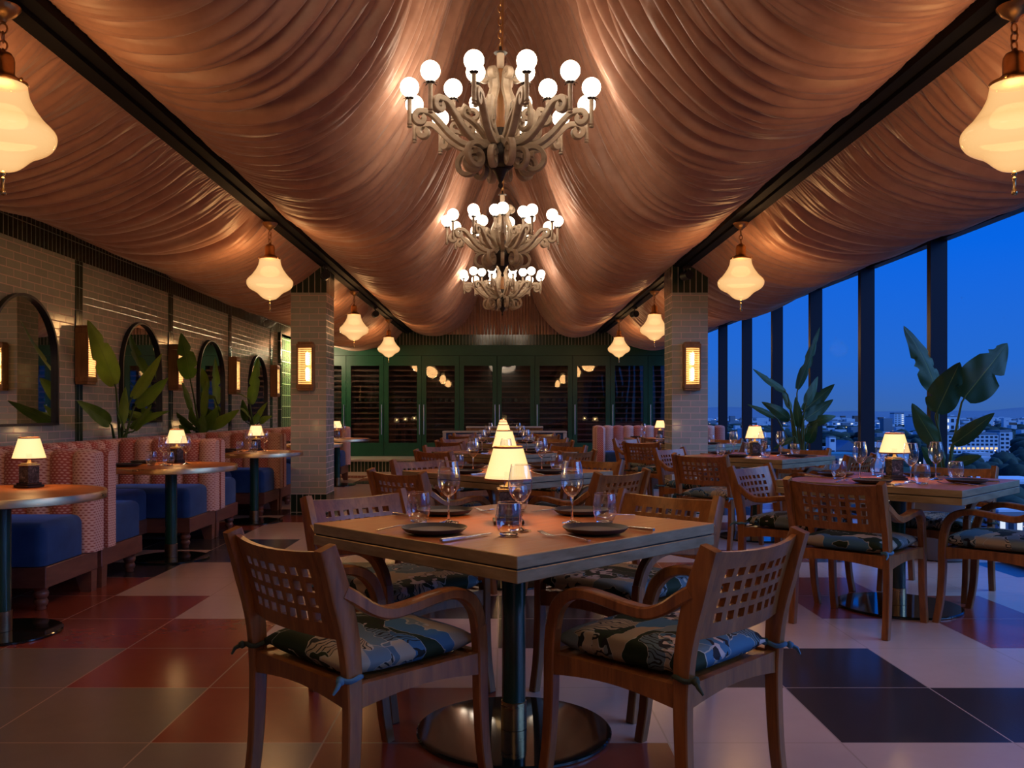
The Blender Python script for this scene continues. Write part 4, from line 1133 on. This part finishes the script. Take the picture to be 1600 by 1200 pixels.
# ------------------------------------------------------------------ plants with paddle leaves
pr = random.Random(5)
def leaf_mesh(base, tip, w, bow, facing, tear=0, droop=.0):
    base, tip = Vector(base), Vector(tip); ax = tip-base; L = ax.length; ax.normalize()
    f = Vector(facing); f = (f-ax*f.dot(ax)); f.normalize(); sd = ax.cross(f).normalized()
    nt, ns = 26, 5; vs = []; uv = []
    rr_ = random.Random(int(L*9999)+int(w*9999)); cuts = [[(rr_.uniform(.15,.9), rr_.uniform(.35,.85)) for _ in range(tear)] for _ in (0,1)]
    for i in range(nt+1):
        t_ = i/nt
        prof = (math.sin(PI*min(1,t_*.97+.03)**.72))**.72 * (1-.25*t_) + .012
        c = base + ax*(L*t_) + f*(bow*math.sin(PI*t_)) + Vector((0,0,-droop*t_*t_))
        for j in range(-ns, ns+1):
            s_ = j/ns; k = abs(s_); ww = w/2*prof
            for (ct, dp) in cuts[0 if s_ < 0 else 1]:
                if abs(t_-ct) < .045 and k > 1-dp: ww *= .55 + .45*abs(t_-ct)/.045
            p = c + sd*(s_*ww) + f*(-.22*ww*k**1.3*1.0 + .05*ww*math.sin(t_*17+j)*k)
            vs.append(p); uv.append((t_*L*6, s_*w*3.2/ max(w,.05)*.6))
    m = 2*ns+1; fs = []; fu = []
    for i in range(nt):
        for j in range(m-1):
            q_ = (i*m+j, i*m+j+1, (i+1)*m+j+1, (i+1)*m+j); fs.append(q_); fu.append([uv[x] for x in q_])
    return vs, fs, fu
def plant(name, label, d, root_px, leaves, dark, pot=None, group=None):
    rx = wx(root_px[0], d); rz = pot if pot is not None else .79
    t = thing(name, label, 'plant', (rx, d, 0), 0, group)
    for (bx,by,tx,ty,wpx,tear) in leaves:
        dy0 = pr.uniform(-.10,.10); dy1 = dy0 + pr.uniform(-.12,.12)
        db, dt = d+dy0, d+dy1
        if dark == 0:                                     # keep the blades in front of the tiled wall
            db = min(db, 3.69*F/(PX-bx)); dt = min(dt, 3.64*F/(PX-tx))
        b = Vector((wx(bx,db)-rx, db-d, wz(by,db))); e = Vector((wx(tx,dt)-rx, dt-d, wz(ty,dt)))
        w = wpx*d/F*1.0
        fac = Vector((pr.uniform(-.45,.45), -1, pr.uniform(.1,.6)))
        mb = MB(); vs, fs, fu = leaf_mesh(b, e, w, pr.uniform(-.02,.05)*1.0, fac, tear); mb.add(vs, fs, 0, fu)
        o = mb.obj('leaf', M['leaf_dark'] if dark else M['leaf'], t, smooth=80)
        r0 = Vector((pr.uniform(-.045,.045), pr.uniform(-.045,.045), rz-(.02 if pot else -.02))); dr = (e-b).normalized()
        mid = r0.lerp(b, .55) + Vector((0,0,.04)); st = catmull([tuple(r0), tuple(mid), tuple(b-dr*.02), tuple(b+dr*.02)], 12)
        mb = MB(); mb.tube([tuple(x) for x in st], np.linspace(.016,.007,12), 8); mb.obj('stalk', M['stalk'], t, smooth=60)
    return t
G1 = 'paddle leaf plants behind the booths'
A = [(180,602,137,500,36,1),(206,622,253,552,22,0),(212,634,263,590,30,0),(172,662,120,626,24,0),(191,662,196,604,16,0),(203,668,265,642,16,0),(210,672,237,632,15,0),(196,672,182,640,12,0)]
plant('paddle_leaf_plant','green paddle leaf plant with a tall blade, behind the first two booths',8.57,(185,690),A,0,None,G1)
B = [(297,592,283,520,30,2),(321,612,316,575,16,0),(301,642,284,596,14,0),(318,650,324,586,13,0),(302,672,276,644,20,1),(328,668,374,640,20,0),(318,672,342,634,18,0),(308,668,299,636,18,0),(333,670,350,650,14,0),(312,680,318,646,18,0),(296,684,280,664,14,0)]
plant('paddle_leaf_plant','bushy dark paddle leaf plant behind the third booth mirror',10.8,(312,690),B,0,None,G1)
C_ = [(392,632,404,558,18,1),(388,622,369,612,13,0),(391,652,375,638,15,0),(400,656,418,628,11,0),(405,660,425,650,12,0),(384,658,379,624,13,0),(396,662,408,640,11,0)]
plant('paddle_leaf_plant','paddle leaf plant at the cabinet end of the booth wall',13.0,(394,672),C_,0,None,G1)
def pot(label, x, y, r, h):
    t = thing('planter_pot', label, 'plant pot', (x,y,0), 0, 'grey pots by the windows')
    mb = MB(); mb.lathe([(r*.70,0),(r*.78,.01),(r*.95,h*.45),(r,h*.8),(r*.97,h-.01),(r*.95,h),(r*.88,h),(r*.86,h-.03)],40,cap1=False); mb.obj('vessel', M['pot'], t, smooth=50)
    mb = MB(); mb.lathe([(r*.87,h-.035),(0,h-.03)],40,cap0=False,cap1=False); mb.obj('soil', M['soil'], t, smooth=0)
pot('big grey planter behind the first window table', wx(1468,6.85), 6.85, .26, .56)
pot('big grey planter behind the second window table', wx(1252,9.84), 9.84, .26, .56)
D_ = [(1464,612,1412,509,46,2),(1506,622,1574,536,66,2),(1463,645,1500,566,52,1),(1462,694,1425,630,32,0),(1490,694,1554,645,28,0),(1458,722,1440,698,22,0),(1492,724,1534,712,18,0),(1470,726,1462,690,20,0)]
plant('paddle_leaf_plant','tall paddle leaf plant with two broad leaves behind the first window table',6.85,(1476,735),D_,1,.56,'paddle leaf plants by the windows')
E_ = [(1246,608,1281,511,18,3),(1228,612,1176,576,14,1),(1234,656,1190,628,20,0),(1211,652,1168,632,12,0),(1255,642,1304,600,24,1),(1259,632,1278,588,18,0),(1265,662,1306,650,18,0),(1258,655,1302,624,22,0),(1249,668,1243,620,16,0),(1262,692,1277,660,18,0),(1240,684,1208,702,10,0),(1252,690,1266,664,14,0),(1236,640,1222,606,12,0)]
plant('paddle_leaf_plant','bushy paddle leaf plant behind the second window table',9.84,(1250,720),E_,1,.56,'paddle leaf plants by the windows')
# ------------------------------------------------------------------ the city below the windows
GZ = -42.0
occ = {}
def free(x, y, r):
    c = 60.0; i0, i1 = int((x-r)//c), int((x+r)//c); j0, j1 = int((y-r)//c), int((y+r)//c)
    for i in range(i0-1, i1+2):
        for j in range(j0-1, j1+2):
            for (a, b, q_) in occ.get((i,j), ()):
                if (a-x)**2+(b-y)**2 < (q_+r)**2: return False
    return True
def take(x, y, r): occ.setdefault((int(x//60), int(y//60)), []).append((x,y,r))
t = NT('city_ground'); c = t.coord()
n = t.noise(c, .004, 6, .65).outputs[0]; n2 = t.noise(c, .03, 4, .6).outputs[0]
t.principled(Base_Color=t.ramp(t.math('ADD', t.math('MULTIPLY', n, .5), t.math('MULTIPLY', n2, .5)), [(.38,(.015,.03,.02)),(.5,(.05,.06,.06)),(.62,(.12,.13,.15))]), Roughness=.9)
mb = MB(); mb.add([(-3000,-2000,GZ),(12000,-2000,GZ),(12000,14000,GZ),(-3000,14000,GZ)], [(0,1,2,3)])
struct(mb.obj('city_ground', t.mat, smooth=0), 'dusky valley floor under the city')
# hills
cr = random.Random(21)
hm = plain('hill_haze', (.20,.25,.30), .9)  # distance haze mixed into the hill colour
def hills(y0, amp, seed, lab):
    xs = np.linspace(-1500, 11000, 260); mb = MB(); vs = []; fs = []
    for x in xs:
        h = amp*(.35 + .65*vnoise(np.array([x/900.]), np.array([seed*1.]), seed)[0]) + amp*.25*vnoise(np.array([x/210.]), np.array([seed*1.]), seed+1)[0]
        vs += [(x, y0-900, GZ), (x, y0-300, GZ+h*.6), (x, y0, GZ+h), (x, y0+600, GZ)]
    for i in range(len(xs)-1):
        for k in range(3): fs.append((4*i+k, 4*i+4+k, 4*i+5+k, 4*i+k+1))
    mb.add(vs, fs); struct(mb.obj('hills', hm, smooth=80), lab)
hills(6800, 88, 3, 'hazy hills on the skyline'); hills(5200, 56, 8, 'lower hills in front of the skyline')
bmats = [plain('pale_render', (.72,.72,.74), .8), plain('grey_render', (.25,.26,.28), .8), plain('tile_roof', (.20,.12,.09), .8), emis('lit_windows_warm', (1.0,.62,.30), 1.1), emis('lit_windows_cool', (.75,.85,1.0), .8)]
# distinct buildings
def building(label, px0, px1, d, ytop, ybase, depth, body, rows, cols, wmat, roof=None, group=None):
    x0, x1 = wx(px0,d), wx(px1,d); zt = wz(ytop,d); zb = min(wz(ybase,d), GZ)
    t = thing('city_building', label, 'building', ((x0+x1)/2, d, GZ), 0, group)
    w = (x1-x0)/2; H = zt-GZ
    for u_ in np.arange(-w, w+1, max(4, w/6)):
        for v_ in np.arange(0, depth+1, max(4, depth/4)): take((x0+x1)/2+u_, d+v_, max(5, depth/5, w/6))
    mb = MB(); mb.box(-w,w,0,depth,-1,H); mb.obj('walls', body, t, smooth=0)
    for i in range(cols):
        for j in range(rows):
            cw, chh = 2*w/cols, H/rows
            b = MB(); cx_ = -w+cw*(i+.5); cz = chh*(j+.5); b.box(cx_-cw*.30,cx_+cw*.30,-.12,-.02,cz-chh*.26,cz+chh*.26); b.obj('window', wmat[(i*7+j*3) % len(wmat)], t, smooth=0)
    if roof:
        b = MB()
        if roof[0] == 'gable': b.add([(-w*1.05,-1,H),(w*1.05,-1,H),(w*1.05,depth,H),(-w*1.05,depth,H),(0,-1,H+roof[2]),(0,depth,H+roof[2])],[(0,1,4),(2,3,5),(1,2,5,4),(3,0,4,5)])
        else: b.box(-w*.96,w*.96,.5,depth-.5,H,H+roof[2])
        b.obj('roof', roof[1], t, smooth=0)
white = plain('white_concrete', (.80,.80,.82), .7); dkw = plain('dark_glazing', (.03,.04,.06), .3); slate = plain('blue_roof', (.10,.17,.27), .6); teal = plain('teal_roof', (.10,.26,.30), .5)
lw_ = bmats[3]; lc_ = bmats[4]
building('long white apartment block with a grid of dark balconies', 1474,1560, 823, 680, 718, 22, white, 6, 12, [dkw,dkw,dkw,dkw,lc_,dkw,lw_], ('flat', bmats[1], 2.2))
building('plain white end tower of the apartment block', 1562.5,1578, 823, 676, 718, 24, white, 6, 2, [dkw,dkw,white], ('flat', bmats[1], 2.0))
building('pale slab tower standing above the rooftops', 1397,1413, 2250, 647, 671, 26, white, 8, 3, [bmats[1],bmats[1],lc_], ('flat', bmats[1], 4))
building('long low white hall beside the pale tower', 1300,1396, 2300, 660, 669, 40, white, 2, 14, [dkw,lc_,bmats[1]], ('flat', bmats[1], 1.5))
building('house with a steep blue roof seen over the terrace', 1308,1344, 700, 704, 728, 24, bmats[1], 2, 4, [dkw,lw_,dkw], ('gable', slate, 8))
building('narrow white stair tower beside the blue roof', 1296,1306, 700, 684, 728, 8, white, 5, 1, [dkw,white], ('flat', bmats[1], 1))
building('flat teal roofed hall below the blue roof', 1286,1350, 560, 712, 748, 30, bmats[1], 2, 8, [lc_,dkw,lc_,lc_], ('flat', teal, 1.2))
building('wide pale commercial block in the middle distance', 1430,1500, 1500, 652, 684, 40, white, 3, 9, [lc_,dkw,bmats[1]], ('flat', bmats[1], 2))
building('low white roofed building beneath the window', 1560,1640, 300, 800, 838, 26, bmats[1], 1, 6, [lc_,dkw,lc_], ('flat', white, .8))
building('low pale roofed building beyond the trees', 1540,1640, 410, 752, 786, 24, white, 2, 6, [dkw,lc_,dkw], ('flat', white, .8))
building('grey block near the bottom of the window', 1480,1545, 255, 856, 880, 20, bmats[1], 2, 5, [lc_,lw_,dkw], ('flat', bmats[0], .8))
# trees
tm = NT('tree_mass'); tm.principled(Base_Color=tm.ramp(tm.noise(tm.coord(), .35, 4).outputs[0], [(.3,(.010,.022,.014)),(.7,(.03,.055,.03))]), Roughness=.9)
mb = MB(); occ2 = []
def blob(x, y, r, h):
    if not free(x,y,r*1.3): return
    occ2.append((x,y,r*1.3))
    bm = bmesh.new(); bmesh.ops.create_icosphere(bm, subdivisions=2, radius=1)
    for v in bm.verts:
        j = 1+.28*(vnoise(np.array([v.co.x*3+x]), np.array([v.co.y*3+v.co.z*5+y]), 9)[0]-.5)*2
        v.co = Vector((x+v.co.x*r*j, y+v.co.y*r*j, GZ+h*.55+v.co.z*h*.5*j))
    mb.frombm(bm); bm.free()
for k in range(230):
    d = cr.uniform(330, 900); px = cr.uniform(1480,1650) if cr.random() < .5 else cr.uniform(1250,1640)
    if 1450 < px < 1590 and d > 600: continue
    if 1290 < px < 1350 and d < 830: continue
    blob(wx(px,d), d, cr.uniform(5,11), cr.uniform(8,17))
for k in range(260):
    d = cr.uniform(900, 2300); blob(wx(cr.uniform(1110,1640),d), d, cr.uniform(9,20), cr.uniform(8,15))
for a_ in occ2: take(*a_)
tag(mb.obj('tree_belt', tm.mat, smooth=80), 'dark belts of trees between the buildings below', 'trees', kind='stuff')
# fabric of small houses: uncountable
mb = MB()
for k in range(9000):
    d = 480*math.exp(cr.random()*2.45); px = cr.uniform(1090, 1640)
    if 480 < d < 900 and cr.random() < .85: continue
    x = wx(px, d); w = cr.uniform(6,20 if d < 1000 else 26)*(1 if d < 2200 else 1.6); dp = cr.uniform(8,20); h = cr.choice([4,5,6,7,9,12,16])*(1 if cr.random() < .93 else 2)
    rad = .5*math.hypot(w,dp)+1
    if not free(x,d,rad): continue
    take(x,d,rad)
    mi = cr.choices([0,1,2],[7,3,1])[0]
    mb.box(x-w/2,x+w/2,d-dp/2,d+dp/2,GZ-2,GZ+h,mi)
    if cr.random() < .30:
        ww = w*cr.uniform(.08,.3); xo = x+cr.uniform(-.3,.3)*w
        mb.box(xo-ww/2,xo+ww/2,d-dp/2-.4,d-dp/2-.1,GZ+h*.35,GZ+h*.35+1.6+d*.0006,cr.choices([3,4],[2,3])[0])
tag(mb.obj('city_houses', bmats, smooth=0), 'countless small pale houses spread across the valley at dusk', 'houses', kind='stuff')
mb = MB()
for k in range(900):
    d = 260*math.exp(cr.random()*3.0); x = wx(cr.uniform(1090,1660), d); r = .25+.00034*d
    if not free(x,d,r+.3): continue
    mb.sphere((x,d,GZ+cr.uniform(5,9)), r, cr.choices([0,1],[3,2])[0], sub=1)
tag(mb.obj('street_lights', [emis('sodium_light', (1.0,.55,.22), 6.0), emis('white_light', (.9,.95,1.0), 5.0)], smooth=0), 'scattered points of street light in the valley', 'street lights', kind='stuff')
# ------------------------------------------------------------------ dusk sky
w = bpy.data.worlds.new('dusk_sky'); S.world = w; w.use_nodes = True
nt = w.node_tree; nt.nodes.clear()
out = nt.nodes.new('ShaderNodeOutputWorld'); bg = nt.nodes.new('ShaderNodeBackground')
tc = nt.nodes.new('ShaderNodeTexCoord'); sp_ = nt.nodes.new('ShaderNodeSeparateXYZ'); cr_ = nt.nodes.new('ShaderNodeValToRGB')
nz_ = nt.nodes.new('ShaderNodeTexNoise'); nz_.inputs['Scale'].default_value = 3.0; nz_.inputs['Detail'].default_value = 4
md = nt.nodes.new('ShaderNodeMath'); md.operation = 'MULTIPLY_ADD'; md.inputs[1].default_value = .05
nt.links.new(tc.outputs['Generated'], sp_.inputs[0]); nt.links.new(tc.outputs['Generated'], nz_.inputs['Vector'])
nt.links.new(nz_.outputs[0], md.inputs[0]); nt.links.new(sp_.outputs[2], md.inputs[2]); nt.links.new(md.outputs[0], cr_.inputs[0])
e = cr_.color_ramp; e.elements[0].position = .0; e.elements[0].color = (.035,.10,.30,1)
e.elements[1].position = 1.0; e.elements[1].color = (.0,.05,.42,1)
for p_, c_ in ((.03,(.040,.125,.40)),(.08,(.018,.135,.60)),(.20,(.002,.125,.74)),(.42,(.0,.10,.68))):
    k_ = e.elements.new(p_); k_.color = (*c_,1)
nt.links.new(cr_.outputs[0], bg.inputs[0]); bg.inputs[1].default_value = .86; nt.links.new(bg.outputs[0], out.inputs[0])
# lamp in the green tiled recess
L = bpy.data.lights.new('recess_lamp', 'POINT'); L.energy = 60; L.color = (1,.78,.45); L.shadow_soft_size = .12
lo = bpy.data.objects.new('recess_lamp', L); COL.objects.link(lo); lo.location = (-3.72,16.75,2.30)
# added warm fill lights around the camera, without any chandelier fixture
for y in (1.7, -1.8):
    L = bpy.data.lights.new('bay_fill_light', 'POINT'); L.energy = 30; L.color = (1,.76,.52); L.shadow_soft_size = .45
    lo = bpy.data.objects.new('bay_fill_light', L); COL.objects.link(lo); lo.location = (0,y,3.25)
# added blue sun from the window side, strengthening the dusk skylight
L = bpy.data.lights.new('afterglow', 'SUN'); L.energy = 2.7; L.color = (.20,.44,1.0); L.angle = R(56)
lo = bpy.data.objects.new('afterglow', L); COL.objects.link(lo); lo.rotation_euler = (R(16),R(54),0)
# view transform, exposure and bounce limits
S.view_settings.view_transform = 'Standard'; S.view_settings.look = 'None'; S.view_settings.exposure = .28; S.view_settings.gamma = 1
S.cycles.max_bounces = 9; S.cycles.diffuse_bounces = 3; S.cycles.glossy_bounces = 4; S.cycles.transmission_bounces = 6; S.cycles.transparent_max_bounces = 24
S.cycles.caustics_reflective = False; S.cycles.caustics_refractive = False; S.cycles.sample_clamp_indirect = 4.0
